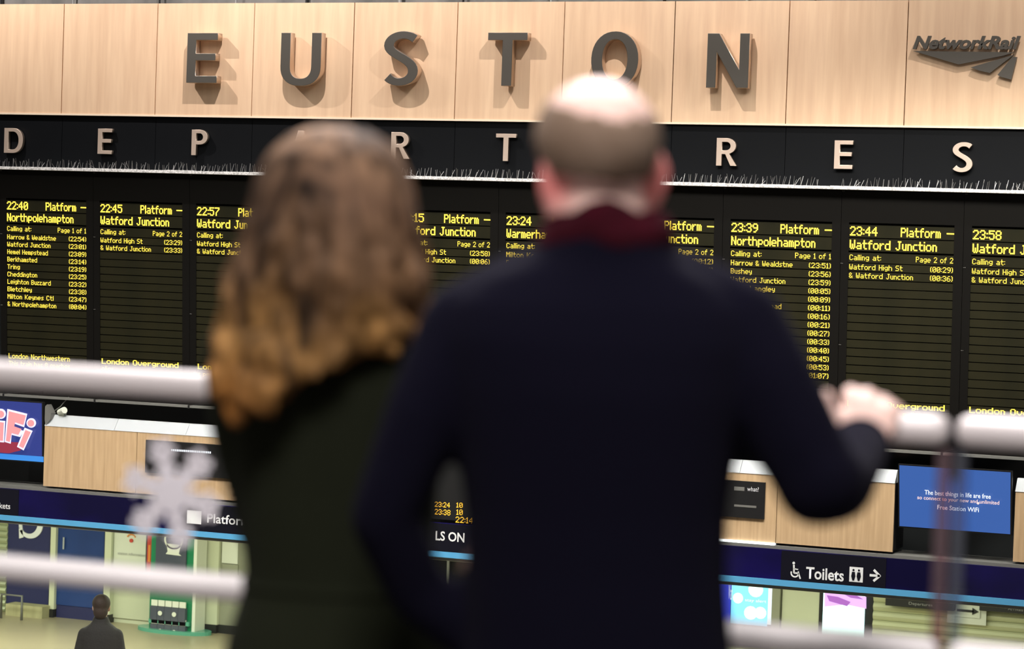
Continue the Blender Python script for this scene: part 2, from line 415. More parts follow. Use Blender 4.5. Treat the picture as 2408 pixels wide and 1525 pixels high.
def letter(ch, w, s=.205, h=.142):
    if ch == 'E':
        m = .52; return [[(0, 0), (w, 0), (w, h), (s, h), (s, m-h/2), (w*.94, m-h/2), (w*.94, m+h/2), (s, m+h/2), (s, 1-h), (w, 1-h), (w, 1), (0, 1)]]
    if ch == 'T':
        c = w/2; return [[(c-s/2, 0), (c+s/2, 0), (c+s/2, 1-h), (w, 1-h), (w, 1), (0, 1), (0, 1-h), (c-s/2, 1-h)]]
    if ch == 'N':
        return [[(0, 0), (s*.9, 0), (s*.9, .66), (w-s*1.1, 0), (w, 0), (w, 1), (w-s*.9, 1), (w-s*.9, .34), (s*1.1, 1), (0, 1)]]
    if ch == 'U':
        r = w/2; o = [(0, 1), (0, .36)]+arc(r, .36, r, .37, 180, 360, 20, 2.3)+[(w, 1), (w-s, 1)]
        i = arc(r, .36, r-s, .37-h, 360, 180, 20, 2.3); return [o+i+[(s, 1)]]
    if ch == 'O':
        return [arc(w/2, .5, w/2, .5, 0, 355, 36, 2.15), arc(w/2, .5, w/2-s*1.02, .5-h*1.02, 355, 0, 36, 2.15)]
    if ch == 'S':
        a = w-s/2; pts = []
        pts += arc(w*.56, .735, w*.56-s/2, .265-h/2, 38, 180, 14)
        P0 = pts[-1]; E0 = (w-s/2, .275)
        bz = []
        for i in range(1, 14):
            t = i/14; A = P0; B = (P0[0], .56); C_ = (E0[0], .50); D_ = E0
            bz.append(tuple((1-t)**3*A[k]+3*(1-t)**2*t*B[k]+3*(1-t)*t*t*C_[k]+t**3*D_[k] for k in (0, 1)))
        pts += bz+arc(w*.46, .275, w*.54-s/2, .275-h/2, 0, -148, 14)
        return [stroke(pts, s, h)]
    if ch == 'D':
        o = [(0, 0), (w*.45, 0)]+arc(w*.45, .5, w*.55, .5, -90, 90, 20, 2.2)+[(0, 1)]
        i = [(s, h)]+[(s, 1-h)]+arc(w*.45, .5, w*.55-s, .5-h, 90, -90, 20, 2.2); return [o, i]
    if ch in 'PR':
        b = .42; rr = (1-b)/2; cy = 1-rr; ww = w if ch == 'P' else w*.93
        i = [(s, b+h*.95), (s, 1-h)]+arc(ww*.5, cy, ww*.5-s, rr-h, 90, -90, 14)
        bowl = arc(ww*.5, cy, ww*.5, rr, 90, -90, 16)
        if ch == 'P': o = [(0, 0), (0, 1)]+bowl+[(s, b), (s, 0)]
        else: o = [(0, 0), (0, 1)]+bowl[:-2]+[(w*.62, b+.02), (w, 0), (w-s*1.2, 0), (w*.42, b), (s, b), (s, 0)]
        return [o, i]
    if ch == 'A':
        c = w/2; return [[(0, 0), (s*1.05, 0), (s*1.05+.09*w, .2), (w-s*1.05-.09*w, .2), (w-s*1.05, 0), (w, 0), (c+s*.55, 1), (c-s*.55, 1)],
                         [(c, .78), (c+.17*w, .34), (c-.17*w, .34)]]
def sign_letter(ch, u0, u1, vb, vt, thick, stand, m_face, m_side, label, group, hi=True):
    yf = BY-.03-stand-thick if hi else BY-stand-thick
    A = on_y(u0, vb, yf); B = on_y(u1, vb+.02*(u1-u0), yf); T = on_y(u0+2, vt, yf)
    H = T.z-A.z; w = (B.x-A.x)/H
    me = curve_mesh(letter(ch, w), thick/H, .008)
    me.materials.append(m_face); me.materials.append(m_side)
    root = empty('sign_letter', (A.x, yf+thick, A.z), label=label, cat='letter', group=group)
    for p in me.polygons: p.material_index = 0 if p.normal.z > .9 else 1
    for v in me.vertices:
        v.co = Vector((v.co.x*H, -thick/2-v.co.z*H, v.co.y*H))
    link('letter_body', me, None, root)
    # hidden stand-off pins behind
    for q in ((.12, .2), (.12, .8)) if ch in 'EDPRNU' else ((w*.5, .06), (w*.5, .94)):
        c = Vector((A.x+q[0]*H, yf+thick, A.z+q[1]*H)); MB().tube(c+Vector((0, -.01, 0)), c+Vector((0, stand-.001, 0)), .008).build('pin', m_side, root)
G1 = 'letters of the large station name'
for ch, u0, u1, vb, vt, lb in (
    ('E', 438, 509.5, 194, 77, 'large dark metal letter E, first letter of EUSTON on the wood fascia'),
    ('U', 658, 753, 200, 76.4, 'large dark metal letter U of EUSTON on the wood fascia'),
    ('S', 900, 982, 201, 72.5, 'large dark metal letter S of EUSTON on the wood fascia'),
    ('T', 1144, 1237, 201, 76, 'large dark metal letter T of EUSTON on the wood fascia'),
    ('O', 1388, 1499, 204.5, 73, 'large dark metal letter O of EUSTON just above the man'),
    ('N', 1660, 1759, 205.5, 77.8, 'large dark metal letter N, last letter of EUSTON on the wood fascia')):
    sign_letter(ch, u0, u1, vb, vt, .09, .03, M['sign_metal'], M['sign_side'], lb, G1)
G2 = 'letters of the word DEPARTURES'
for ch, u0, u1, vb, vt, lb in (
    ('D', 9, 53, 358.5, 300, 'small steel letter D at the left end of DEPARTURES'),
    ('E', 229, 262.5, 361, 301.5, 'small steel letter E between D and P of DEPARTURES'),
    ('P', 449.5, 487, 364, 304, 'small steel letter P of DEPARTURES on the black band'),
    ('A', 682, 729, 367, 306, 'small steel letter A of DEPARTURES half hidden by the woman\'s hair'),
    ('R', 918.5, 963, 372, 309.7, 'small steel letter R of DEPARTURES right of the woman\'s head'),
    ('T', 1164.5, 1212, 377.5, 313.4, 'small steel letter T of DEPARTURES left of the man\'s head'),
    ('U', 1424, 1468, 383, 318, 'small steel letter U of DEPARTURES hidden behind the man\'s head'),
    ('R', 1683.5, 1732.5, 388.6, 323.4, 'small steel letter R of DEPARTURES right of the man\'s head'),
    ('E', 1960.5, 2004, 396, 329.2, 'small steel letter E between R and S at the right of DEPARTURES'),
    ('S', 2238, 2286, 403.8, 333, 'small steel letter S, last letter of DEPARTURES')):
    sign_letter(ch, u0, u1, vb, vt, .035, .02, M['sign_metal2'], M['sign_side'], lb, G2, hi=False)

# company logo on the wood
yl = BY-.03-.05
lg = empty('company_logo', on_y(2270, 190, BY-.03), label='dark metal rail company name and arrow logo at the right end of the wood fascia', cat='logo')
o = wall_text('lettering', 'NetworkRail', yl, 2147, 2399, 113.5, 83.5, M['sign_metal'], lg, thick=.03, offset=.036, shear=.28)
def lp(x, y): return on_y(2080+x/7.341, 50+y/7.341, yl)
for pts in (((490, 508), (2235, 532), (2060, 588), (1275, 742)), ((1485, 792), (2235, 572), (1818, 888), (1625, 846)), ((1950, 922), (2205, 612), (2285, 612), (2185, 1003), (2010, 955))):
    MB().prism([lp(*p) for p in pts], (0, .03, 0)).build('arrow_blade', M['sign_metal'], lg)
pm = MB()
for p in ((1275, 620), (2100, 560), (1750, 780), (2150, 850)):
    q = lp(*p); MB().tube(q+Vector((0, .02, 0)), q+Vector((0, .049, 0)), .008).build('pin', M['sign_side'], lg)

# ------------------------------------------------------------------ ledge with bird spikes
sp = empty('bird_spike_strip', (-10, BY-.06, ZL), label='dusty ledge of bird spikes running along the top of the departure boards', cat='bird spikes')
MB().box(XB0-2, XB0+12*PW, BY-.12, BY-.002, ZL-.018, ZL).build('ledge', M['spike_base'], sp)
x = XB0-.6; i = 0
while x < XB0+10.5*PW:
    MB().box(x, x+.33, BY-.11, BY-.07, ZL, ZL+.010+random.uniform(0, .006)).build('spike_base', M['spike_base'], sp); x += .335
s = MB(); x = XB0-.6
while x < XB0+10.5*PW:
    if not (XB0+7.82*PW < x < XB0+7.98*PW):
        for k in range(random.choice((2, 2, 3))):
            b = Vector((x+random.uniform(-.012, .012), BY-.09, ZL+.008))
            h = random.uniform(.055, .095); le = random.gauss(.012, .012)
            if random.random() < .04: le = random.uniform(-.08, .08); h *= .7
            s.tube(b, b+Vector((le, random.uniform(-.05, .03), h)), .0016, .0014, 4)
    x += random.uniform(.045, .062)
s.build('spike', M['spike'], sp, kind='stuff')

# ------------------------------------------------------------------ departure boards
def zrow(v): return 5.6+.284-(v-484)/219.6
rows = [(484, 25.5), (511.5, 25.5), (538, 20)]+[(557.3+k*17.45, 15.6) for k in range(18)]
rz = [(zrow(v), hh/219.6) for v, hh in rows]
SL0, SL1 = .066, .925     # lit area within a board, as fractions of its width
WJ = [('Watford High St', 1), ('& Watford Junction', 1)]
boards = [
 dict(t='22:40', d='Northpolehampton', p='Page 1 of 1', c=[('Harrow & Wealdstne', '(22:54)'), ('Watford Junction', '(23:01)'), ('Hemel Hempstead', '(23:09)'), ('Berkhamsted', '(23:14)'), ('Tring', '(23:19)'), ('Cheddington', '(23:25)'), ('Leighton Buzzard', '(23:32)'), ('Bletchley', '(23:38)'), ('Milton Keynes Ctl', '(23:47)'), ('& Northpolehampton', '(00:04)')], o='London Northwestern', ow=.66, b='This train has 8 coaches', bw=.66),
 dict(t='22:45', d='Watford Junction', p='Page 2 of 2', c=[('Watford High St', '(23:29)'), ('& Watford Junction', '(23:33)')], o='London Overground', ow=.80, b='olicy.', bw=.13),
 dict(t='22:57', d='Watford Junction', p='Page 2 of 2', c=[('Watford High St', '(23:41)'), ('& Watford Junction', '(23:45)')], o='London Overground', ow=.80, b='s penalty fares policy.', bw=.62),
 dict(t='23:10', d='Northpolehampton', p='Page 1 of 1', c=[('', '(23:2%d)' % k) for k in range(5)], o='', ow=.8, b='', bw=.1),
 dict(t='23:15', d='Watford Junction', p='Page 2 of 2', c=[('Watford High St', '(23:58)'), ('& Watford Junction', '(00:06)')], o='London Overground', ow=.80, b='', bw=.1),
 dict(t='23:24', d='Warmerhampton', p='Page 1 of 1', c=[('Milton Keynes Ctl', ''), ('Rugby', '')], o='', ow=.8, b='', bw=.1),
 dict(t='23:30', d='Watford Junction', p='Page 2 of 2', c=[('Watford High St', '(00:12)'), ('& Watford Junction', '(00:19)')], o='London Overground', ow=.80, b='', bw=.1),
 dict(t='23:39', d='Northpolehampton', p='Page 1 of 1', c=[('Harrow & Wealdstne', '(23:51)'), ('Bushey', '(23:56)'), ('Watford Junction', '(23:59)'), ('Kings Langley', '(00:05)'), ('', '(00:09)'), ('Hemel Hempstead', '(00:11)'), ('', '(00:16)'), ('', '(00:21)'), ('', '(00:27)'), ('', '(00:33)'), ('', '(00:40)'), ('', '(00:45)'), ('', '(00:53)'), ('', '(01:07)')], o='', ow=.8, b='', bw=.1),
 dict(t='23:44', d='Watford Junction', p='Page 2 of 2', c=[('Watford High St', '(00:29)'), ('& Watford Junction', '(00:36)')], o='London Overground', ow=.80, b='s penalty fares policy.', bw=.62),
 dict(t='23:58', d='Watford Junction', p='Page 2 of 2', c=[('Watford High St', '(00:44)'), ('& Watford Junction', '(00:50)')], o='London Overground', ow=.80, b='arate a penalty', bw=.60),
]
cwid = {'Tring': .135, 'Bushey': .18}
ZB = 5.6-1.60
def led_text(parent, s, x0, x1, zc, hh, bold, y_out=.006, material='led', right=False, base_xyz=None):
    runs, n = dots(s); m = MB(); sx = (x1-x0)/n; sz = hh/7.0; t = .62 if bold else .40
    off = root_loc(parent); z_top = zc+hh/2
    gx = .44 if bold else .18
    for a, b, r in runs:
        z1 = z_top-r*sz; z0 = z1-sz*(1.05 if bold else .86)
        X0 = x0+a*sx-gx*sx*.3; X1 = x0+b*sx+gx*sx*(.7)-.12*sx
        m.v += [Vector((X0, byy(z0)-y_out, z0)), Vector((X1, byy(z0)-y_out, z0)), Vector((X1, byy(z1)-y_out, z1)), Vector((X0, byy(z1)-y_out, z1))]
        k = len(m.v); m.f.append([k-4, k-3, k-2, k-1])
    me = bpy.data.meshes.new('led_text'); me.from_pydata([v-off for v in m.v], [], m.f)
    return tag(link('led_text', me, M[material], parent), kind='stuff')
row_mesh = {}
for bi, B in enumerate(boards):
    xs = XB0+bi*PW
    pos = ('leftmost board', 'second board from the left', 'third from the left', 'board hidden behind the woman', 'board between the two heads', 'board left of the man\'s collar', 'board behind the man\'s right shoulder', 'third board from the right', 'second board from the right', 'rightmost board')[bi]
    root = empty('departure_board', (xs, BY, ZB), label='black departure board showing %s to %s, %s' % (B['t'].replace('23:10', 'a train').replace('23:30', 'a train'), B['d'], pos), cat='departure board', group='departure boards side by side')
    g = .002
    ztop = ZL-.018; zs1 = rz[0][0]+rz[0][1]/2+.02; zs0 = rz[-1][0]-rz[-1][1]/2-.01
    def bp(x, z, out): return (x, byy(z)-out, z)
    def slab(x0, x1, z0, z1, o0, o1): return MB().quadbox([bp(x0, z0, o0), bp(x1, z0, o0), bp(x1, z1, o0), bp(x0, z1, o0), bp(x0, z0, o1), bp(x1, z0, o1), bp(x1, z1, o1), bp(x0, z1, o1)])
    slab(xs+g, xs+PW-g, zs1, ztop, 0, -.05).build('head_panel', M['board_black'], root)
    slab(xs+g, xs+PW-g, ZB, zs0, 0, -.05).build('foot_panel', M['board_black'], root)
    fm = slab(xs+g, xs+SL0*PW, zs0, zs1, 0, -.05)
    fm.build('side_rail', M['board_black'], root)
    slab(xs+SL1*PW, xs+PW-g, zs0, zs1, 0, -.05).build('side_rail', M['board_black'], root)
    slab(xs+g, xs+PW-g, ZB, ztop, -.05, -.12).build('back_box', M['board_side'], root)
    clips = MB()
    for zz in (ztop-.012, 5.6-.02, 5.6-.78):
        for dx in (-.022, .022):
            clips.box(xs+dx-.003 if dx > 0 else xs+.006, xs+dx+.003 if dx > 0 else xs+.012, byy(zz)-.006, byy(zz)+.005, zz-.003, zz+.003)
    clips.build('screw', M['grey_lip'], root)
    for ri, (zc, hh) in enumerate(rz):
        key = round(hh, 4)
        if key not in row_mesh:
            m = MB(); a = hh/2; w = (SL1-SL0)*PW
            m.quadbox([(0, TB*a, -a), (w, TB*a, -a), (w, -TB*a, a), (0, -TB*a, a), (0, TB*a+.03, -a), (w, TB*a+.03, -a), (w, -TB*a+.03, a), (0, -TB*a+.03, a)])
            row_mesh[key] = m.mesh('led_row')
        r = link('led_row', row_mesh[key], M['led_row'], root, Vector((xs+SL0*PW, byy(zc)+.008, zc))-root.location)
        tl = xs+.0745*PW; tr = xs+.921*PW
        def T(s_, f0, f1, bold, hgt=None):
            led_text(r, s_, xs+f0*PW, xs+f1*PW, zc, hgt or (.086 if ri < 2 else .050), bold, y_out=-.004)
        if ri == 0:
            T(B['t'], .0745, .30, True); T('Platform', .492, .815, True); T('-', .865, .921, True)
        elif ri == 1:
            T(B['d'], .0745, .0745+.0445*len(B['d']), True)
        elif ri == 2:
            T('Calling at:', .0745, .335, False, .052); T(B['p'], .62, .921, False, .052)
        elif 3 <= ri < 3+len(B['c']):
            a, b = B['c'][ri-3]
            if a: T(a, .0745, .0745+cwid.get(a, .0292*len(a)), False)
            if b: T(b, .738, .921, False)
        elif ri == 19 and B['o']:
            T(B['o'], .083, .083+B['ow'], B['ow'] > .7, .056)
        elif ri == 20 and B['b']:
            T(B['b'], .083, .083+B['bw'], False, .050)

# grey lip under the boards, cable on top of it
zl = on_y(0, 926, BY).z
tr = empty('cable_tray', (-10, BY-.05, zl), label='thin grey cable tray running under the departure boards', cat='cable tray')
MB().box(-19, -1.5, BY-.06, BY+.02, zl-.012, zl+.012).build('tray', M['grey_lip'], tr)
for i in range(16):
    x = -18.5+i*1.12; MB().box(x, x+.02, BY-.064, BY+.7, zl-.02, zl+.016).build('bracket', M['black'], tr)

# ------------------------------------------------------------------ lower band: screens and oak boxes
def quad_on(pts, y): return [on_y(u, v, y) for u, v in pts]
def wood_box(u0, v0, x1, label, zt, zb, seams=()):
    x0 = u0
    root = empty('oak_box', (x0, BY-.1, zb), label=label, cat='cladding box')
    cuts = [x0]+list(seams)+[x1]
    for a, b in zip(cuts[:-1], cuts[1:]):
        MB().box(a+.003, b-.003, BY-.10, BY-.08, zb, zt).build('panel', M['wood_low'], root)
    MB().box(x0, x1, BY-.08, BY+.3, zb+.01, zt).build('carcass', M['black'], root)
    # sloping white cap made of lengths
    x = x0; n = max(1, round((x1-x0)/.85)); dx = (x1-x0)/n
    for i in range(n):
        a, b = x0+i*dx, x0+(i+1)*dx-.004
        MB().quadbox([(a, BY-.105, zt), (b, BY-.105, zt), (b, BY-.02, zt+.115), (a, BY-.02, zt+.115), (a, BY+.02, zt), (b, BY+.02, zt), (b, BY+.03, zt+.115), (a, BY+.03, zt+.115)]).build('cap', M['white_cap'], root, label='white sloping cap')
    return root
yb = BY-.10
zt_b = on_y(107, 1000, yb).z; zb_b = on_y(101, 1141, yb).z
bx1 = on_y(103, 1070, yb).x; s1 = on_y(321, 1080, yb).x
bx1e = on_y(1150, 1100, yb).x
box1 = wood_box(bx1, 0, bx1e, 'pale oak cladding box with white cap beside the left screen', zt_b, zb_b, (s1, s1+PW, s1+2*PW, s1+3*PW))
bx2 = on_y(1560, 1200, yb).x; s2 = on_y(1825, 1240, yb).x; bx2e = on_y(2103, 1200, yb).x
box2 = wood_box(bx2, 0, bx2e, 'pale oak cladding box with white cap under the man\'s raised arm', zt_b, zb_b, (s2,))
bx3 = on_y(2384, 1240, yb).x
box3 = wood_box(bx3, 0, bx3+2, 'pale oak cladding box at the right edge beside the blue screen', zt_b, zb_b)

def flat(name, y, u0, v0, u1, v1, material, parent=None, th=.01, **k):
    """upright rectangular sheet: upper left pixel (u0,v0), lower right pixel column u1, lower edge v1 measured at u0"""
    a = on_y(u0, v0, y); b = on_y(u1, v0, y); c = on_y(u0, v1, y)
    return MB().box(a.x, b.x, y, y+th, c.z, a.z).build(name, material, parent, **k)
# display set in the left box
d = empty('display', on_y(343, 1110, yb-.02), label='black information display set in the left oak box behind the snowflake', cat='display')
flat('housing', yb-.03, 343, 1033, 560, 1110, M['black'], d, .03)
for k in range(22):
    p = on_y(404+k*4.3, 1057+k*.28, yb-.034); MB().box(p.x-.007, p.x+.007, yb-.034, yb-.03, p.z-.010, p.z+.010).build('status_light', M['scr_white'], d)
# arrivals display behind the couple
d = empty('arrivals_display', on_y(1000, 1245, yb-.02), label='small black arrivals display with orange figures seen between the two people', cat='display')
flat('housing', yb-.03, 960, 1052, 1180, 1232, M['black'], d, .03)
def led_px(parent, s_, u0, u1, vb, vt, y, bold=False):
    A = on_y(u0, vb, y); B_ = on_y(u1, vb, y); Tt = on_y(u0, vt, y); runs, n = dots(s_); m = MB(); sx = (B_.x-A.x)/n; sz = (Tt.z-A.z)/7
    for a, b, r in runs:
        z1 = Tt.z-r*sz; m.v += [Vector((A.x+a*sx, y, z1-sz)), Vector((A.x+b*sx, y, z1-sz)), Vector((A.x+b*sx, y, z1)), Vector((A.x+a*sx, y, z1))]
        k = len(m.v); m.f.append([k-4, k-3, k-2, k-1])
    off = root_loc(parent); me = bpy.data.meshes.new('t'); me.from_pydata([v-off for v in m.v], [], m.f)
    return tag(link('led_text', me, M['led2'], parent), kind='stuff')
for s_, u0, u1, vb, vt in (('23:24', 1022, 1058, 1190, 1178), ('10', 1073, 1088, 1192, 1180), ('23:38', 1022, 1059, 1208, 1195), ('10', 1073, 1088, 1209, 1196), ('22:14', 1071, 1112, 1227, 1213)):
    led_px(d, s_, u0, u1, vb, vt, yb-.032)
# notice on right box
d = empty('notice_panel', on_y(1700, 1215, yb-.01), label='black notice panel with grey lettering on the oak box under the man\'s arm', cat='notice')
flat('panel', yb-.02, 1690, 1126, 1800, 1212, M['black'], d, .02)
wall_text('lettering', 'what?', yb-.022, 1757, 1784, 1153, 1142, M['white_text'], d)
MB().box(on_y(1728, 1148, yb).x, on_y(1752, 1148, yb).x, yb-.022, yb-.02, on_y(1740, 1152, yb).z, on_y(1740, 1143, yb).z).build('faint_line', M['grey_lip'], d)
MB().box(on_y(1728, 1188, yb).x, on_y(1780, 1188, yb).x, yb-.022, yb-.02, on_y(1740, 1190, yb).z, on_y(1740, 1185, yb).z).build('faint_line', M['grey_lip'], d)
# light tube under the right box
p = on_y(1700, 1274, yb); q = on_y(1822, 1283, yb)
t = empty('light_tube', p, label='glowing white fluorescent tube under the oak box right of the man', cat='lamp')
zq = zb_b-.02
MB().tube((p.x-.6, yb-.01, zq), (q.x, yb-.01, zq), .020).build('tube', M['tube'], t, smooth=True)
MB().box(p.x-.62, q.x+.01, yb+.0, yb+.05, zq-.01, zb_b).build('fitting', M['white_cap'], t)

def tilt_screen(name, u0, u1, v0, v1, material, label, lean=.10):
    """wall screen leaning forward at its top"""
    a = on_y(u0, v0, BY-.08); b = on_y(u1, v0, BY-.08); c = on_y(u0, v1, BY-.08)
    root = empty(name, (a.x, BY-.03, c.z), label=label, cat='screen')
    yf = lambda z: BY-.08-lean*(z-c.z)/(a.z-c.z)
    S = lambda x0, x1, z0, z1, o, th: MB().quadbox([(x0, yf(z0)-o, z0), (x1, yf(z0)-o, z0), (x1, yf(z1)-o, z1), (x0, yf(z1)-o, z1), (x0, yf(z0)-o+th, z0), (x1, yf(z0)-o+th, z0), (x1, yf(z1)-o+th, z1), (x0, yf(z1)-o+th, z1)])
    S(a.x-.012, b.x+.012, c.z-.012, a.z+.012, -.004, .05).build('bezel', M['black'], root)
    S(a.x, b.x, c.z, a.z, 0, .006).build('picture', material, root)
    MB().box((a.x+b.x)/2-.1, (a.x+b.x)/2+.1, BY-.05, BY+.45, c.z+.1, a.z-.1).build('bracket', M['black'], root)
    return root, S, yf
r1, S1, yf1 = tilt_screen('wall_screen', -160, 103, 948-18, 1084-18, M['scr_deep'], 'wall screen with pink 3D WiFi lettering on dark blue at the left edge', .04)
a = on_y(-160, 1066, BY-.08); b = on_y(103, 1066, BY-.08); zz = on_y(-160, 1066, BY-.08).z
S1(a.x, b.x, zz, zz+.058, .003, .003).build('light_band', M['scr_band'], r1)
def glyph_px(parent, pts_list, y, material, name='lettering', th=.002):
    me = None; m = MB()
    for pts in pts_list: m.prism([on_y(u, v, y) for u, v in pts], (0, th, 0))
    return m.build(name, material, parent)
C2 = lambda x, y: (x/4.766, 760+y/4.766)
yy = BY-.135
Fo = [C2(*p) for p in ((82, 955), (305, 1010), (270, 1160), (160, 1120), (150, 1170), (265, 1200), (225, 1270), (130, 1245), (120, 1345), (52, 1325))]
Fi = [C2(*p) for p in ((98, 980), (290, 1028), (262, 1135), (168, 1105), (158, 1150), (240, 1180), (205, 1245), (130, 1225), (108, 1325), (66, 1312))]
def circ(cx, cy, r): return [C2(cx+r*math.cos(i*math.pi/8), cy+r*math.sin(i*math.pi/8)) for i in range(16)]
I2o = [C2(*p) for p in ((275, 1165), (365, 1200), (265, 1420), (190, 1380))]; I2i = [C2(*p) for p in ((285, 1190), (345, 1213), (260, 1395), (212, 1370))]
I1o = [C2(*p) for p in ((-40, 1080), (58, 1090), (45, 1330), (-50, 1325))]; I1i = [C2(*p) for p in ((-25, 1100), (42, 1108), (32, 1312), (-38, 1308))]
glyph_px(r1, [[C2(*p) for p in ((-60, 1320), (240, 1330), (230, 1420), (100, 1452), (-60, 1440))]], yy+.003, M['scr_maroon'], 'shadow_shape')
glyph_px(r1, [Fo, circ(350, 1112, 54), I2o, I1o, circ(8, 1010, 58)], yy, M['scr_rim'], 'letter_outline')
glyph_px(r1, [Fi, circ(345, 1115, 38), I2i, I1i, circ(6, 1014, 40)], yy-.004, M['scr_pink'], 'letter_fill')
r2, S2_, yf2 = tilt_screen('wall_screen', 2121, 2382, 1091, 1236, M['scr_blue'], 'bright blue wall screen with free station WiFi message at the right', .10)
for s_, u0, u1, vb, vt, mm in (('The best things in life are free', 2174, 2330, 1161, 1150, 'scr_white'), ('so connect to your new and unlimited', 2157, 2350, 1172, 1163, 'scr_peach'), ('Free Station WiFi', 2204, 2302, 1196, 1185, 'scr_white')):
    wall_text('lettering', s_, BY-.185, u0, u1, vb, vt, M[mm], r2, offset=.012)
MB().tube(on_y(2300, 1182, BY-.186), on_y(2300, 1182, BY-.184), .012).build('dot', M['scr_peach'], r2)
# little security camera and cable beside the left screen
c = empty('cctv_camera', on_y(146, 975, BY-.02), label='small pale camera on the cap of the left oak box', cat='camera')
p = on_y(146, 962, BY-.02)
MB().tube(p+Vector((-.03, 0, -.03)), p+Vector((.06, -.05, 0)), .032, .036).build('body', M['paper'], c, smooth=False)
MB().box(p.x-.03, p.x+.03, BY-.03, BY+.02, p.z-.085, p.z-.02).build('foot', M['paper'], c)
q = [on_y(u, v, BY-.02) for u, v in ((118, 972), (132, 962), (142, 955), (150, 945), (162, 932))]
k = MB().path(q, .005, 6).build('cable', M['grey_lip'], smooth=True, label='thin grey cable drooping from the tray beside the left screen', cat='cable')
spk = empty('loudspeaker', on_y(112, 985, BY-.02), label='small grey wedge loudspeaker right of the left screen', cat='speaker')
glyph_px(spk, [[(106, 955), (110, 950), (120, 970), (118, 985), (107, 1000), (105, 985)]], BY-.10, M['grey_lip'], 'housing', .09)

# ------------------------------------------------------------------ navy sign band
nb = empty('sign_band', (-10, BY, STR_B), label='long navy wayfinding band with light blue lower stripe over the shops', cat='sign band')
yn = BY-.16
ztn = on_y(0, 1146, yn).z
STR_T2 = on_y(0, 1208.5, yn).z; STR_B2 = on_y(0, 1221, yn).z
x = XB0-2.1
i = 0
while x < XB0+12*PW:
    MB().box(x+.002, x+2.298, yn, yn+.3, STR_T2, ztn).build('panel', M['navy'], nb)
    x += 2.3
MB().box(XB0-2.1, XB0+12*PW, yn-.012, yn+.3, STR_B2, STR_T2).build('stripe', M['stripe'], nb, label='light blue stripe')
MB().box(XB0-2.1, XB0+12*PW, yn+.01, yn+.32, STR_B2-.03, STR_B2).build('underside_trim', M['grey_lip'], nb)
MB().box(XB0-2.1, XB0+12*PW, yn+.03, yn+.5, ztn, ztn+.03).build('top_ledge', M['grey_lip'], nb)
def band_sign(nm, u0, u1, label):
    a = on_y(u0, 1300, yn-.006); b = on_y(u1, 1300, yn-.006)
    r = empty(nm, (a.x, yn, STR_T2+.01), label=label, cat='sign')
    MB().box(a.x, b.x, yn-.008, yn, STR_T2+.006, ztn-.006).build('plate', M['navy_dark'], r)
    return r
bs = band_sign('toilets_sign', 1838, 2085, 'dark sign reading Toilets with wheelchair symbol and arrow on the right of the band')
yt = yn-.010
wall_text('lettering', 'Toilets', yt, 1895, 1984, 1358, 1330, M['white_text'], bs, offset=.02)
# wheelchair
wc = MB(); c0 = Vector(on_y(1869, 1346, yt)); R0 = .042
for i in range(14):
    a0, a1 = [math.radians(-200+230*(i+k)/14) for k in (0, 1)]
    wc.prism([c0+Vector((math.cos(a0)*R0, 0, math.sin(a0)*R0)), c0+Vector((math.cos(a1)*R0, 0, math.sin(a1)*R0)), c0+Vector((math.cos(a1)*(R0-.013), 0, math.sin(a1)*(R0-.013))), c0+Vector((math.cos(a0)*(R0-.013), 0, math.sin(a0)*(R0-.013)))], (0, .002, 0))
def seg2(m, a, b, w, y=yt, th=.002):
    a = Vector(a); b = Vector(b); d = (b-a).normalized(); n = Vector((-d.z, 0, d.x))*w/2
    m.prism([a+n, b+n, b-n, a-n], (0, th, 0)); return m
seg2(wc, c0+Vector((-.012, 0, .075)), c0+Vector((-.008, 0, .0)), .016); seg2(wc, c0+Vector((-.01, 0, .0)), c0+Vector((.035, 0, .0)), .014)
seg2(wc, c0+Vector((.035, 0, .0)), c0+Vector((.055, 0, -.05)), .014); seg2(wc, c0+Vector((-.012, 0, .04)), c0+Vector((.03, 0, .035)), .010)
wc.tube(c0+Vector((-.014, 0, .092)), c0+Vector((-.014, .002, .092)), .013)
wc.build('wheelchair_symbol', M['white_text'], bs)
a = on_y(1998, 1331, yt); b = on_y(2030, 1331, yt); c_ = on_y(1998, 1366, yt)
MB().box(a.x, b.x, yt, yt+.002, c_.z, a.z).build('symbol_square', M['white_text'], bs)
pg = MB()
for fx in (.30, .70):
    X = a.x+(b.x-a.x)*fx; Hh = a.z-c_.z
    pg.tube((X, yt-.003, a.z-Hh*.2), (X, yt-.001, a.z-Hh*.2), .010)
    pg.prism([(X-.014, yt-.003, a.z-Hh*.33), (X+.014, yt-.003, a.z-Hh*.33), (X+.020, yt-.003, a.z-Hh*.62), (X+.008, yt-.003, a.z-Hh*.9), (X-.008, yt-.003, a.z-Hh*.9), (X-.020, yt-.003, a.z-Hh*.62)], (0, .002, 0))
pg.build('figure_symbol', M['navy_dark'], bs)
ar = MB(); A_ = on_y(2045, 1351, yt); B_ = on_y(2068, 1354, yt); B_.z = A_.z
seg2(ar, A_, B_, .022); seg2(ar, B_+Vector((.006, 0, -.004)), B_+Vector((-.055, 0, .052)), .022); seg2(ar, B_+Vector((.006, 0, .004)), B_+Vector((-.055, 0, -.052)), .022)
ar.build('arrow_symbol', M['white_text'], bs)
bs = band_sign('platform_sign', 425, 640, 'dark sign with symbol and Platforms lettering behind the snowflake')
wall_text('lettering', 'Platforms', yt, 487, 600, 1227, 1205, M['white_text'], bs, offset=.012)
a = on_y(440, 1198, yt); b = on_y(474, 1198, yt); c_ = on_y(440, 1229, yt)
MB().box(a.x, b.x, yt, yt+.002, c_.z, a.z).build('symbol_square', M['white_text'], bs)
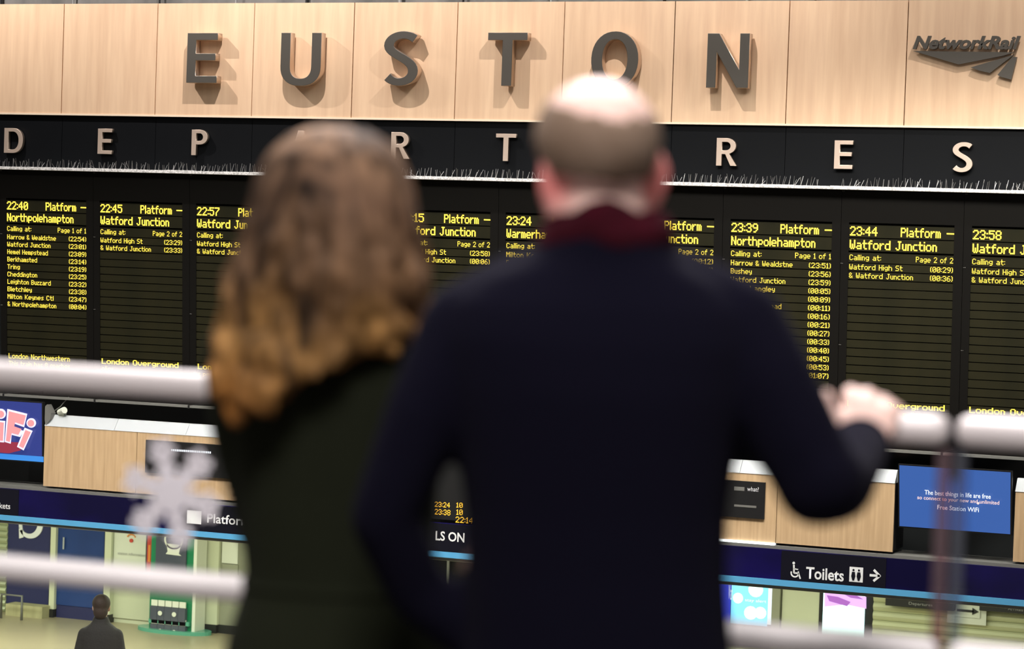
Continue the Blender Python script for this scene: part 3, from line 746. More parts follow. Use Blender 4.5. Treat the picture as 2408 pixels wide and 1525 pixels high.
bs = band_sign('tickets_sign', -90, 40, 'dark sign with end of the word Tickets at the left edge of the band')
wall_text('lettering', 'Tickets', yt, -22, 24, 1192, 1178, M['white_text'], bs, offset=.01)
bs = band_sign('lettered_sign', 985, 1150, 'navy sign with white capitals LS ON seen between the two people')
wall_text('lettering', 'LS ON', yt, 1024, 1092, 1268, 1246, M['white_text'], bs, offset=.02)

# ------------------------------------------------------------------ shop fronts under the band
SY = SHOP_Y
def shop_rect(name, u0, v0, u1, v1, material, parent, out=.02, th=.02):
    a = on_y(u0, v0, SY-out); b = on_y(u1, v0, SY-out); c = on_y(u0, v1, SY-out)
    z0 = max(0, c.z)
    return MB().box(a.x, b.x, SY-out, SY-out+th, z0, min(a.z, 2.44)).build(name, material, parent)
def shop_thing(nm, u, v, label, cat, **k):
    p = on_y(u, v, SY-.05); p.z = max(p.z, 0); return empty(nm, p, label=label, cat=cat, **k)
# roller shutter at far left, as slats
def shutter(u0, u1, vtop, vbot, pitch, mt, label):
    a = on_y(u0, vtop, SY-.1); b = on_y(u1, vtop, SY-.1); c = on_y(u0, vbot, SY-.1)
    r = empty('roller_shutter', (a.x, SY-.1, max(c.z, 0)), label=label, cat='shutter')
    z = max(c.z, 0); me = None; w = b.x-a.x
    m = MB(); seg = [(0, 0), (-.02, pitch*.2), (-.035, pitch*.5), (-.02, pitch*.8), (0, pitch*.96)]
    m.prism([(0, y, zz) for y, zz in seg]+[(0, .02, pitch*.96), (0, .02, 0)], (w, 0, 0)); me = m.mesh('slat')
    while z+pitch <= a.z+.001:
        link('slat', me, mt, r, Vector((a.x, SY-.1, z))-r.location); z += pitch
    return r
shutter(-330, 22, 1150, 1424, .092, M['shutter'], 'grey green roller shutter at the far left under the band')
r = shop_thing('bollard_rail', 4, 1440, 'thin metal rail at the foot of the left roller shutter', 'rail')
q = [on_floor(2, 1452), on_floor(8, 1462)]
MB().path([q[0], q[0]+Vector((0, 0, .35)), q[0]+Vector((.35, 0, .35)), q[0]+Vector((.35, 0, 0))], .02, 6).build('rail', M['grey_lip'], r, smooth=True)
r = shop_thing('shop_sign', 22, 1415, 'navy shop panel with part of a large white curved letter at the left', 'sign')
shop_rect('panel', 22, 1150, 121, 1418, M['shop_navy'], r, .10, .05)
# lower part of a big letter S
cpx, cpy = 66, 1236
pts = [(72+28*math.cos(math.radians(a))*1.0, 1234+31*math.sin(math.radians(a))) for a in range(-80, 171, 10)]
m = MB()
for i in range(len(pts)-1):
    f = i/(len(pts)-1); wd = 6+7*math.sin(math.pi*min(1, f*1.1))
    (u0, v0), (u1, v1) = pts[i], pts[i+1]
    cu, cv = 72, 1234
    def ins(u, v, w_): d = math.hypot(u-cu, v-cv); return (u+(cu-u)*w_/d, v+(cv-v)*w_/d)
    m.prism([on_y(*p, SY-.12) for p in ((u0, v0), (u1, v1), ins(u1, v1, wd), ins(u0, v0, wd))], (0, .02, 0))
m.prism([on_y(*p, SY-.12) for p in ((44, 1228), (51, 1232), (55, 1262), (45, 1265))], (0, .02, 0))
m.build('letter_part', M['white_text'], r)
r = shop_thing('stone_block', 60, 1447, 'tan stone plinth block on the floor under the navy shop panel', 'plinth')
a = on_y(18, 1417, SY-.3); b = on_y(104, 1417, SY-.3)
MB().box(a.x, b.x, SY-.35, SY-.02, 0, a.z).build('block', M['tan'], r)
def pillar(u0, u1, vbot, label, mt='cream', out=.14):
    a = on_y(u0, 1200, SY-out); b = on_y(u1, 1200, SY-out)
    r = empty('pilaster', (a.x, SY-out, 0), label=label, cat='pilaster')
    MB().box(a.x, b.x, SY-out, SY-.003, .12, 2.45).build('shaft', M[mt], r)
    MB().box(a.x, b.x, SY-out-.02, SY-.003, 0, .12).build('base', M['plinth'], r)
    return r
pillar(121, 133, 0, 'narrow cream pilaster left of the blue shop door')
pillar(249, 264, 0, 'narrow cream pilaster right of the blue shop door')
r = shop_thing('shop_door', 140, 1440, 'bright blue shop door panel with small vertical handle', 'door')
shop_rect('door_leaf', 134, 1180, 248, 1420, M['shop_blue'], r, .08, .04)
shop_rect('kick_plate', 133, 1421, 249, 1452, M['shop_navy'], r, .09, .05)
p = on_y(150, 1262, SY-.11); q = on_y(149, 1290, SY-.11)
MB().tube(p, q, .012).build('handle', M['white_cap'], r)
r = shop_thing('wall_poster', 265, 1345, 'white poster with small red roundel beside the green stand', 'poster')
shop_rect('frame', 267, 1200, 352, 1345, M['teal'], r, .06, .03)
shop_rect('sheet', 271, 1180, 346, 1337, M['paper'], r, .08, .02)
shop_rect('red_strip', 347, 1255, 357, 1344, M['red'], r, .085, .02)
shop_rect('orange_strip', 349, 1280, 354, 1320, M['orange'], r, .09, .01)
p = on_y(308, 1270, SY-.10); MB().tube(p, p+Vector((0, .02, 0)), .028, seg=16).build('roundel', M['red'], r)
m = MB(); 
for k in range(7):
    a0 = math.radians(30+k*20); c = p+Vector((0, 0, .03)); m.box(c.x+math.cos(a0)*.07-.007, c.x+math.cos(a0)*.07+.007, SY-.10, SY-.085, c.z+math.sin(a0)*.06-.01, c.z+math.sin(a0)*.06+.01)
m.build('small_print', M['orange'], r)
wall_text('lettering', 'station information', SY-.10, 277, 342, 1302, 1295, M['dim_text'], r)
shop_rect('wall_cover', 246, 1350, 357, 1448, M['cream'], r, .03, .02)
# green stand
def ring0(c, rx, ry, n=36): return [c+Vector((rx*math.cos(2*math.pi*i/n), ry*math.sin(2*math.pi*i/n), 0)) for i in range(n)]
gy = SY-.42
r = empty('leaflet_stand', on_floor(400, 1482), label='green leaflet stand with dark poster and round foot near the cream wall', cat='stand')
A = on_y(357, 1250, gy); B_ = on_y(462, 1250, gy); L = on_y(357, 1478, gy)
MB().box(A.x, B_.x, gy, gy+.26, .04, 2.3).build('body', M['green'], r)
MB().box(A.x+.09, B_.x-.14, gy-.03, gy, on_y(368, 1342, gy).z, 2.3).build('poster', M['slate'], r)
MB().box(B_.x-.02, B_.x+.03, gy-.02, gy+.27, .04, 2.3).build('edge', M['paper'], r, label='pale side edge')
MB().box(A.x+.02, B_.x-.05, gy-.05, gy, on_y(360, 1462, gy).z, on_y(360, 1452, gy).z).build('light_band', M['green_light'], r)
ce = Vector(((A.x+B_.x)/2, gy+.1, 0))
MB().loft([ring0(ce+Vector((0, 0, z)), .58, .27) for z in (0, .05)]).build('foot', M['green_light'], r)
for j in range(2):
    for i in range(5):
        u = 364+i*16.5; v = 1410+j*40; c = on_y(u, v+j*2+i*1.5, gy-.04)
        lf = MB().box(c.x-.05, c.x+.05, gy-.05, gy-.03, c.z-.075, c.z+.01).build('leaflet', M['paper'], r)
        MB().box(c.x-.055, c.x+.055, gy-.07, gy-.005, c.z-.27, c.z-.08).build('pocket', M['slate'], r)
        if i in (1, 3): MB().tube((c.x, gy-.085, c.z-.17), (c.x, gy-.07, c.z-.17), .035, .03).build('print_spot', M['paper'], r)
# bowl shape on the poster
m = MB(); cc = on_y(408, 1268, gy-.04)
for i in range(16):
    a0, a1 = [math.radians(150+240*(i+k)/16) for k in (0, 1)]
    m.prism([cc+Vector((math.cos(a)*rr, 0, math.sin(a)*rr*.9)) for a, rr in ((a0, .15), (a1, .15), (a1, .125), (a0, .125))], (0, .01, 0))
m.prism([cc+Vector(q) for q in ((-.11, 0, -.06), (.12, 0, -.06), (.09, 0, -.19), (.13, 0, -.22), (-.12, 0, -.21), (-.09, 0, -.17))], (0, .01, 0))
m.build('bowl_print', M['paper'], r)
pillar(463, 484, 0, 'grey olive recessed pilaster right of the green stand', 'grey_olive', .05)
pillar(485, 518, 0, 'wide cream pilaster beside the woman', 'cream', .10)
pillar(520, 700, 0, 'olive grey wall bay behind the woman', 'grey_olive', .04)
r = shop_thing('wall_notice', 523, 1330, 'cream and grey notice board at the woman\'s left side', 'notice')
shop_rect('board', 523, 1270, 560, 1322, M['paper'], r, .06); shop_rect('lower_board', 523, 1324, 560, 1350, M['grey_olive'], r, .06)
r = shop_thing('dark_shop_window', 980, 1440, 'dark unlit shop front seen between the two people', 'shop front')
shop_rect('pane', 1000, 1290, 1180, 1540, M['board_side'], r, .08)  # black sheet added to paint the dark of the shop interior
shop_rect('frame', 1052, 1290, 1057, 1540, M['grey_lip'], r, .12, .03)
# right-hand side
r = shop_thing('info_screen', 1712, 1470, 'bright cyan information screen with white symbols just right of the man', 'screen')
shop_rect('housing', 1560, 1300, 1821, 1500, M['shop_navy'], r, .06, .05)
shop_rect('picture', 1722, 1330, 1808, 1465, M['scr_cyan'], r, .08)
shop_rect('side_picture', 1640, 1330, 1720, 1470, M['scr_royal'], r, .08)
shop_rect('bright_edge', 1809, 1330, 1820, 1468, M['scr_white'], r, .09)
m = MB()
for u, v, rr in ((1777, 1385, .10), (1765, 1440, .09), (1788, 1440, .08), (1735, 1405, .07)):
    c = on_y(u, v, SY-.10); m.tube(c, c+Vector((0, .01, 0)), rr, seg=14)
m.build('symbol', M['scr_mint'], r)
wall_text('lettering', 'stay alert', SY-.10, 1752, 1802, 1412, 1405, M['scr_mint'], r)
wall_text('lettering', 'Wash', SY-.10, 1712, 1722, 1408, 1370, M['scr_white'], r)
pillar(1823, 1842, 0, 'dark grey pilaster right of the cyan screen', 'grey_olive', .10)
r = shop_thing('wall_panel', 1842, 1500, 'plain pale grey green wall panel between the two bright screens', 'panel')
shop_rect('panel', 1844, 1300, 1931, 1520, M['cream'], r, .05)
shop_rect('trim', 1931, 1300, 1938, 1520, M['black'], r, .07)
r = shop_thing('poster_screen', 1938, 1500, 'glowing white and purple advertising screen under the Toilets sign', 'screen')
shop_rect('housing', 1936, 1300, 2058, 1520, M['black'], r, .05)
shop_rect('picture', 1939, 1330, 2037, 1515, M['scr_mint'], r, .08)
glyph_px(r, [[(1939, 1388), (2037, 1402), (2037, 1430), (1990, 1420), (1939, 1425)]], SY-.10, M['scr_lilac'], 'lilac_shape')
glyph_px(r, [[(1944, 1398), (1970, 1402), (2000, 1414), (1992, 1424), (1950, 1412)], [(1978, 1392), (2010, 1396), (2030, 1408), (2000, 1404)]], SY-.12, M['scr_purple'], 'purple_shape')
shutter(2058, 2480, 1330, 1540, .115, M['shutter2'], 'cream roller shutter behind the right end of the band')
for u0, u1, vt_, vb_, s_, lb in ((2085, 2246, 1385, 1421, 'Departures', 'black hanging sign with faint lettering left of the paper notices'), (2306, 2460, 1395, 1433, 'Arrivals', 'black hanging sign with faint lettering at the right edge')):
    r = shop_thing('hanging_sign', u0, vb_, lb, 'sign')
    a = on_y(u0, vt_, SY-.3); b = on_y(u1, vt_, SY-.3); c = on_y(u0, vb_, SY-.3)
    MB().box(a.x, b.x, SY-.34, SY-.2, c.z, 2.45).build('box', M['black'], r)
    wall_text('lettering', s_, SY-.345, u0+(52 if u0 < 2200 else 64), u0+(108 if u0 < 2200 else 100), vb_-1 if u0 < 2200 else vb_, vb_-8, M['dim_text'], r)
r = shop_thing('paper_notice', 2230, 1465, 'two overlapping pale paper notices with a black arrow on the cream shutter', 'notice')
a = on_y(2228, 1428, SY-.2); b = on_y(2320, 1428, SY-.2); c = on_y(2228, 1462, SY-.2)
MB().box(a.x, b.x, SY-.2, SY-.19, c.z, a.z).build('lower_sheet', M['paper'], r)
a = on_y(2246, 1404, SY-.22); b = on_y(2306, 1404, SY-.22); c = on_y(2246, 1448, SY-.22)
MB().box(a.x, b.x, SY-.22, SY-.21, c.z, a.z).build('upper_sheet', M['paper'], r)
m = MB(); A_ = on_y(2250, 1433, SY-.23); B_ = on_y(2290, 1436, SY-.23); B_.z = A_.z
seg2(m, A_, B_, .03); m.prism([B_+Vector((.06, 0, 0)), B_+Vector((-.02, 0, .045)), B_+Vector((-.02, 0, -.045))], (0, .004, 0)); m.build('arrow', M['black'], r)

# ------------------------------------------------------------------ figures
def remesh(mb, name, voxel, material, parent, smooth_it=4, attr=None, **k):
    me = mb.mesh(name, root_loc(parent))
    o = bpy.data.objects.new(name, me); col.objects.link(o)
    m = o.modifiers.new('r', 'REMESH'); m.mode = 'VOXEL'; m.voxel_size = voxel; m.use_smooth_shade = True
    s_ = o.modifiers.new('s', 'SMOOTH'); s_.iterations = smooth_it; s_.factor = .6
    dg = bpy.context.evaluated_depsgraph_get(); me2 = bpy.data.meshes.new_from_object(o.evaluated_get(dg)); me2.name = name
    bpy.data.objects.remove(o); bpy.data.meshes.remove(me)
    me2.polygons.foreach_set('use_smooth', [True]*len(me2.polygons))
    return tag(link(name, me2, material, parent), **k)
def skin_material(name, ears, base, red, r0=.05):
    m = mat(name, base, .5, sss=.15, spec=.4); nt = m.node_tree; b = nt.nodes['Principled BSDF']
    tc = nt.nodes.new('ShaderNodeTexCoord'); last = None
    for e in ears:
        d = nt.nodes.new('ShaderNodeVectorMath'); d.operation = 'DISTANCE'; nt.links.new(tc.outputs['Object'], d.inputs[0]); d.inputs[1].default_value = e
        mr = nt.nodes.new('ShaderNodeMapRange'); mr.inputs['From Min'].default_value = r0*.5; mr.inputs['From Max'].default_value = r0*1.2
        mr.inputs['To Min'].default_value = 1; mr.inputs['To Max'].default_value = 0
        nt.links.new(d.outputs['Value'], mr.inputs['Value'])
        if last is None: last = mr.outputs[0]
        else:
            mx = nt.nodes.new('ShaderNodeMath'); mx.operation = 'MAXIMUM'; nt.links.new(last, mx.inputs[0]); nt.links.new(mr.outputs[0], mx.inputs[1]); last = mx.outputs[0]
    c = nt.nodes.new('ShaderNodeMix'); c.data_type = 'RGBA'; c.inputs[6].default_value = (*base, 1); c.inputs[7].default_value = (*red, 1)
    nt.links.new(last, c.inputs[0]); nt.links.new(c.outputs[2], b.inputs['Base Color']); return m
Zv = Vector((0, 0, 1)); Rv = Vector((math.cos(YAW), math.sin(YAW), 0)); Fv = Vector((-math.sin(YAW), math.cos(YAW), 0))
def ring(c, rx, ry, n=28, p=2.3, R=Rv, F=Fv):
    out = []
    for i in range(n):
        a = 2*math.pi*i/n; cx, sy = math.cos(a), math.sin(a)
        out.append(c+R*rx*math.copysign(abs(cx)**(2/p), cx)+F*ry*math.copysign(abs(sy)**(2/p), sy))
    return out
def cap(m, a, b, r0, r1): # rounded tapered limb
    a = Vector(a); b = Vector(b); m.tube(a, b, r0, r1, 18)
    for c, r_ in ((a, r0), (b, r1)): m.ell(c, (r_, 0, 0), (0, r_, 0), (0, 0, r_), 14, 8)
def limb(m, pts, rad):
    for i in range(len(pts)-1): cap(m, pts[i], pts[i+1], rad[i], rad[i+1])
def head_parts(m, c, R, F, U, s_=1.0, skull=(.077, .098, .081)):
    q = lambda x, y, z: c+R*x*s_+F*y*s_+U*z*s_
    m.ell(c, R*skull[0]*s_, F*skull[1]*s_, U*skull[2]*s_, 28, 18)
    m.ell(q(0, .028, -.055), R*.060*s_, F*.066*s_, U*.075*s_, 20, 12)
    m.ell(q(0, .055, -.115), R*.036*s_, F*.034*s_, U*.026*s_)
    for sx in (-1, 1):
        m.ell(q(sx*.048, .01, -.085), R*.016*s_, F*.035*s_, U*.03*s_)
        m.ell(q(sx*.033, .083, -.058), R*.018*s_, F*.012*s_, U*.016*s_)
        cap(m, q(sx*.012, .098, -.004), q(sx*.045, .083, -.004), .008*s_, .007*s_)
    cap(m, q(0, .097, -.018), q(0, .115, -.058), .008*s_, .013*s_)
    for sx in (-1, 1): m.ell(q(sx*.012, .105, -.062), R*.008, F*.009, U*.007)
    cap(m, q(-.018, .092, -.086), q(.018, .092, -.086), .007, .007); cap(m, q(-.014, .091, -.097), q(.014, .091, -.097), .008, .008)
    return q
def ear(m, p, R, F, U, side, s_=1.0):
    out = (R*side*.55-F*.55).normalized()
    m.ell(p, out*.022*s_+U*.003, (R*side*.3+F*.5).normalized()*.011*s_, U*.036*s_, 14, 10)
    m.ell(p-U*.028*s_, out*.012*s_, F*.009*s_, U*.014*s_, 10, 8)

# ---- man
MW = 3.31
def mp(u, v, d=0.0): return at_depth(u, v, MW+d)
PXM = MW/FPX
FLZ = 3.955
mc = mp(1400, 900); man = empty('person', (mc.x, mc.y, FLZ), label='man seen from behind in navy overcoat and burgundy scarf, one hand on the rail', cat='person')
hdR = (Rv*math.cos(.24)+Fv*math.sin(.24)); hdF = (-Rv*math.sin(.24)+Fv*math.cos(.24))
hc = mp(1404, 330)
body = MB()
Q = head_parts(body, hc, hdR, hdF, Zv, 1.0, (.0785, .098, .0805))
earL = mp(1296, 425, -.010); earR = mp(1536, 418, .015)
ear(body, earL, hdR, hdF, Zv, -1, 1.25); ear(body, earR, hdR, hdF, Zv, 1, 1.1)
limb(body, [mp(1408, 400, .01), mp(1412, 500, .0), mp(1405, 620, .02)], [.058, .060, .070])
# torso inside the coat, pelvis, legs
T0 = [(1405, 640, .03, .13, .07), (1405, 760, .03, .17, .09), (1405, 950, .03, .165, .10), (1405, 1150, .03, .14, .09), (1405, 1350, .02, .145, .09), (1405, 1500, .02, .16, .10)]
body.loft([ring(mp(u, v, d), rx, ry) for u, v, d, rx, ry in T0])
hipc = mp(1405, 1500, .02)
for sx in (-1, 1):
    hp = hipc+Rv*sx*.09; kn = Vector((hp.x, hp.y, FLZ+.50))+Rv*sx*.01+Fv*.01; an = Vector((hp.x, hp.y, FLZ+.09))+Rv*sx*.02
    limb(body, [hp, kn, an], [.085, .055, .038])
    cap(body, an-Zv*.03, an+Fv*.12-Zv*.05, .038, .03)
SHL, SHR = mp(1120, 745, .03), mp(1700, 745, .03)
ELR = mp(1938, 1140, -.02); WRR = at_depth(2022, 1052, 3.72)
ELL = mp(905, 1215, .0); WRL = mp(1100, 1455, .04)
limb(body, [mp(1250, 700, .03), SHR, ELR, WRR], [.06, .050, .035, .030])
limb(body, [mp(1560, 700, .03), SHL, ELL, mp(985, 1397, .03), WRL], [.06, .050, .028, .024, .024])
# right hand over the rail
RY = 3.76
HW = 3.80
def hp_(u, v, d=0): return at_depth(u, v, HW+d)
px = HW/FPX
body.loft([ring(c, rx*px, ry, 20, 2.4) for c, rx, ry in ((hp_(2032, 1085, -.06), 44, .020), (hp_(2034, 1040, -.035), 54, .022), (hp_(2038, 1005, -.018), 72, .023), (hp_(2044, 972, -.005), 73, .021), (hp_(2052, 946, .005), 60, .015))])
fing = [((2002, 930), (2000, 908), (1996, 938), (1998, 985), 20.5), ((2040, 932), (2041, 914), (2037, 944), (2036, 992), 20), ((2075, 944), (2079, 930), (2075, 956), (2074, 996), 19), ((2101, 962), (2110, 948), (2107, 974), (2103, 1002), 17)]
for (a, b, c, d, r_) in fing:
    r_ *= px
    P0 = hp_(a[0], a[1]+18, .0); P1 = hp_(b[0], b[1]+14, .025); P2 = hp_(c[0], c[1]+4, .072); P3 = hp_(d[0], d[1]-4, .078)
    P4 = P3-Zv*.012-Fv*.008
    limb(body, [P0, P1, P2, P3, P4], [r_*.95, r_*1.0, r_*.9, r_*.82, r_*.7])
TH = [hp_(2000, 1035, -.025), hp_(1966, 1002, -.020), hp_(1946, 965, -.014), hp_(1942, 932, -.006)]
limb(body, TH, [.020, .018, .0155, .0135])
# left hand
LH = WRL+(WRL-ELL).normalized()*.05
cap(body, WRL, LH, .028, .034)
for k in range(4):
    b0 = LH+Rv*(-.027+.018*k)+Zv*(-.015); limb(body, [b0, b0-Zv*.035+Fv*.008, b0-Zv*(.058+.004*(k in (1, 2)))+Fv*.018], [.0095, .009, .0075])
limb(body, [LH+Rv*.03, LH+Rv*.045-Zv*.03+Fv*.01], [.011, .009])
M['skin_m'] = skin_material('skin_with_flushed_ears', [tuple(earL-man.location), tuple(earR-man.location)], (.74, .51, .44), (.66, .22, .20), .05)
remesh(body, 'body', .0062, M['skin_m'], man, 5)
for sx in (-1, 1):
    e = Q(sx*.030, .084, -.020); MB().ell(e, (.012, 0, 0), (0, .012, 0), (0, 0, .012)).build('eye', M['white_cap'], man, smooth=True)
# hair: cropped shell round a bald crown
def hair_shell(c, R, F, U, rad, bald_axis, bald_cos, low, sc_=1.045):
    bm = bmesh.new(); bmesh.ops.create_icosphere(bm, subdivisions=5, radius=1)
    kill = []
    for v in bm.verts:
        n = v.co.normalized(); jit = noise.noise(n*6)*.06
        x, y, z = n
        bad = (n.dot(bald_axis) > bald_cos+jit) or z < low+jit-.10*max(0, -y)*(1-abs(x)*1.5) or (y > .35+jit) or (y > .0 and z < -.18)
        if bad: kill.append(v)
        k = sc_+.008*noise.noise(n*25)
        v.co = R*(x*rad[0]*k)+F*(y*rad[1]*k)+U*(z*rad[2]*k)+c
    bmesh.ops.delete(bm, geom=kill, context='VERTS'); me = bpy.data.meshes.new('hair'); 
    return bm, me
bm, me = hair_shell(hc, hdR, hdF, Zv, (.0785, .098, .0805), Vector((0, -.30, .95)).normalized(), .60, -.62, 1.008)
for v in bm.verts: v.co -= root_loc(man)
bm.to_mesh(me); bm.free(); me.polygons.foreach_set('use_smooth', [True]*len(me.polygons))
M['hair_m'] = mat('short_brown_hair', (.17, .115, .078), .9, spec=.2, var=((1, 1, 1), (.23, .165, .12), 14, .3, .7), bump=(260, .5, .003))
ho = link('hair', me, M['hair_m'], man); sm = ho.modifiers.new('s', 'SOLIDIFY'); sm.thickness = .002; sm.offset = 1
# nape stubble
# scarf
M['scarf'] = mat('burgundy_wool', (.036, .0035, .008), 1.0, spec=.05, sheen=.01, bump=(160, .5, .004), var=((3, 3, 3), (.025, .004, .007), 10, .35, .65))
sf = MB()
for k, (cu, cv, rx, ry, tilt, tr_) in enumerate(((1428, 520, .064, .070, .040, .024), (1430, 540, .070, .074, .045, .025), (1425, 552, .070, .074, .045, .024))):
    c = mp(cu, cv, .015); pts = []
    for i in range(33):
        a = 2*math.pi*i/32; pts.append(c+Rv*math.cos(a)*rx+Fv*math.sin(a)*ry-Zv*(tilt*(.5+.5*math.sin(a))+.006*math.sin(a*5+k)))
    sf.path(pts, [tr_*(1+.12*math.sin(i*.9+k*2)) for i in range(33)], 12)
remesh(sf, 'scarf', .007, M['scarf'], man, 4)
# overcoat
M['coat_m'] = mat('navy_wool_overcoat', (.0042, .0039, .0092), 1.0, sheen=.07, bump=(120, .4, .003), spec=.03)
ct = MB()
rings = [(1430, 542, .02, 150, .098), (1428, 570, .02, 158, .100), (1420, 605, .025, 185, .105), (1412, 655, .03, 300, .12), (1407, 720, .03, 372, .135), (1404, 800, .03, 385, .145), (1402, 920, .03, 362, .150), (1402, 1060, .03, 332, .145), (1402, 1200, .03, 312, .14), (1402, 1330, .03, 309, .14), (1405, 1480, .03, 316, .145), (1410, 1700, .03, 340, .155), (1415, 2000, .03, 370, .165), (1420, 2250, .03, 385, .17)]
ct.loft([ring(mp(u, v, d), rx*PXM, ry, 32, 2.4) for u, v, d, rx, ry in rings])
limb(ct, [mp(1600, 690, .03), mp(1722, 775, .02), mp(1800, 900, .0), mp(1925, 1130, -.02)], [.060, .073, .067, .056])
limb(ct, [mp(1925, 1130, -.02), mp(1960, 1130, .12), WRR], [.060, .058, .044])
limb(ct, [mp(1230, 690, .03), mp(1108, 780, .02), mp(1006, 960, .0), mp(905, 1215, .0)], [.060, .070, .054, .046])
limb(ct, [mp(905, 1215, .0), mp(985, 1395, .03), mp(1100, 1470, .04)], [.046, .040, .046])
remesh(ct, 'overcoat', .009, M['coat_m'], man, 6)
# coat seams / vent, sleeve hem
MB().tube(WRR+(WRR-mp(1960, 1130, .12)).normalized()*-.012, WRR+(WRR-mp(1960, 1130, .12)).normalized()*.012, .046, .044, 24).build('sleeve_cuff', M['coat_m'], man, smooth=True)
M['trouser'] = mat('dark_trousers', (.012, .012, .018), .9, bump=(150, .3, .002))
tm = MB()
for sx in (-1, 1):
    hp = hipc+Rv*sx*.09-Zv*.1; kn = Vector((hp.x, hp.y, FLZ+.50))+Rv*sx*.01+Fv*.01; an = Vector((hp.x, hp.y, FLZ+.07))+Rv*sx*.02
    limb(tm, [hp, kn, an], [.10, .075, .068])
remesh(tm, 'trousers', .014, M['trouser'], man, 4)
for sx in (-1, 1):
    c = Vector((hipc.x, hipc.y, FLZ))+Rv*sx*.11
    s_ = MB(); s_.loft([ring(c+Fv*.07+Zv*z, rx, ry, 20, 2.4) for z, rx, ry in ((.0, .048, .145), (.03, .050, .147), (.06, .045, .12), (.085, .040, .075))])
    s_.build('shoe', M['black'], man, smooth=True)

# ---- woman
WW = 3.57
PXW = WW/FPX
def wp(u, v, d=0.0): return at_depth(u, v, WW+d)
wc_ = wp(800, 900); wom = empty('person', (wc_.x, wc_.y, FLZ), label='woman seen from behind with long wavy brown hair in dark green coat', cat='person')
hw_ = wp(792, 425)
wb = MB()
QW = head_parts(wb, hw_, Rv, Fv, Zv, .96, (.072, .092, .078))
for sx in (-1, 1): ear(wb, hw_+Rv*sx*.069-Zv*.045, Rv, Fv, Zv, sx, .85)
limb(wb, [wp(795, 470), wp(800, 640)], [.05, .055])
wb.loft([ring(wp(u, v, .02), rx, ry) for u, v, rx, ry in ((800, 680, .10, .06), (800, 780, .15, .08), (800, 1000, .14, .09), (800, 1360, .115, .08), (800, 1560, .15, .10))])
whip = wp(800, 1560, .02)
for sx in (-1, 1):
    hp = whip+Rv*sx*.075; kn = Vector((hp.x, hp.y, FLZ+.53)); an = Vector((hp.x, hp.y, FLZ+.16))
    limb(wb, [hp, kn, an], [.08, .052, .034]); cap(wb, an, an+Fv*.11-Zv*.10, .034, .026)
    sh = wp(800+sx*225, 830, .03); el = wp(612, 1200, .04) if sx < 0 else wp(950, 1180, .10)
    wr = wp(640, 1340, .16) if sx < 0 else wp(905, 1330, .20)
    limb(wb, [wp(800, 770, .03), sh, el, wr], [.045, .038, .030, .022])
    pl = wr+(wr-el).normalized()*.05; cap(wb, wr, pl, .022, .030)
    for k in range(4):
        b0 = pl+Rv*(-.024+.016*k); dr = (wr-el).normalized(); limb(wb, [b0, b0+dr*.035-Zv*.006, b0+dr*.055-Zv*(.02+.003*k)], [.0085, .008, .0068])
    limb(wb, [pl-Rv*sx*.0+Rv*-sx*.03, pl+Rv*-sx*.045+(wr-el).normalized()*.025], [.010, .008])
M['skin_w'] = mat('fair_skin', (.72, .47, .38), .5, sss=.15)
remesh(wb, 'body', .0065, M['skin_w'], wom, 5)
for sx in (-1, 1): MB().ell(QW(sx*.030, .084, -.020), (.0115, 0, 0), (0, .0115, 0), (0, 0, .0115)).build('eye', M['white_cap'], wom, smooth=True)
M['coat_w'] = mat('dark_green_wool_coat', (.0095, .0115, .0055), 1.0, sheen=.01, bump=(120, .4, .003), var=((1, 1, 1), (.011, .0135, .0065), 5, .35, .65), spec=.15)
cw = MB()
cw.loft([ring(wp(u, v, d), rx*PXW, ry, 32, 2.3) for u, v, d, rx, ry in ((805, 600, .03, 100, .07), (800, 660, .03, 150, .09), (795, 720, .03, 230, .11), (790, 800, .03, 285, .12), (790, 920, .03, 272, .125), (792, 1080, .03, 248, .12), (796, 1230, .03, 232, .115), (800, 1350, .03, 226, .11), (800, 1385, .03, 230, .113), (800, 1480, .03, 262, .13), (800, 1650, .03, 300, .15), (800, 2000, .03, 350, .19), (800, 2500, .03, 400, .22))])
limb(cw, [wp(640, 740, .03), wp(566, 830, .03), wp(572, 1000, .03), wp(612, 1200, .04), wp(640, 1340, .16)], [.055, .054, .048, .040, .034])
limb(cw, [wp(950, 740, .03), wp(1010, 830, .05), wp(978, 1000, .08), wp(950, 1180, .10), wp(905, 1330, .20)], [.055, .054, .046, .040, .034])
remesh(cw, 'coat', .010, M['coat_w'], wom, 6)
bl = MB(); bl.loft([ring(wp(800, v, .03), rx*PXW, ry, 32, 2.3) for v, rx, ry in ((1362, 229, .113), (1366, 233, .116), (1378, 233, .116), (1382, 229, .113))])
bl.build('waist_seam', M['coat_w'], wom, smooth=True)
bo = MB()
for sx in (-1, 1):
    c = Vector((whip.x, whip.y, FLZ))+Rv*sx*.075
    bo.loft([ring(c+Fv*fy+Zv*z, rx, ry, 20, 2.2) for z, fy, rx, ry in ((.0, .06, .036, .12), (.03, .06, .038, .12), (.07, .04, .038, .085), (.11, .015, .042, .055), (.3, 0, .052, .055), (.42, 0, .056, .058))])
bo.build('boots', M['black'], wom, smooth=True)
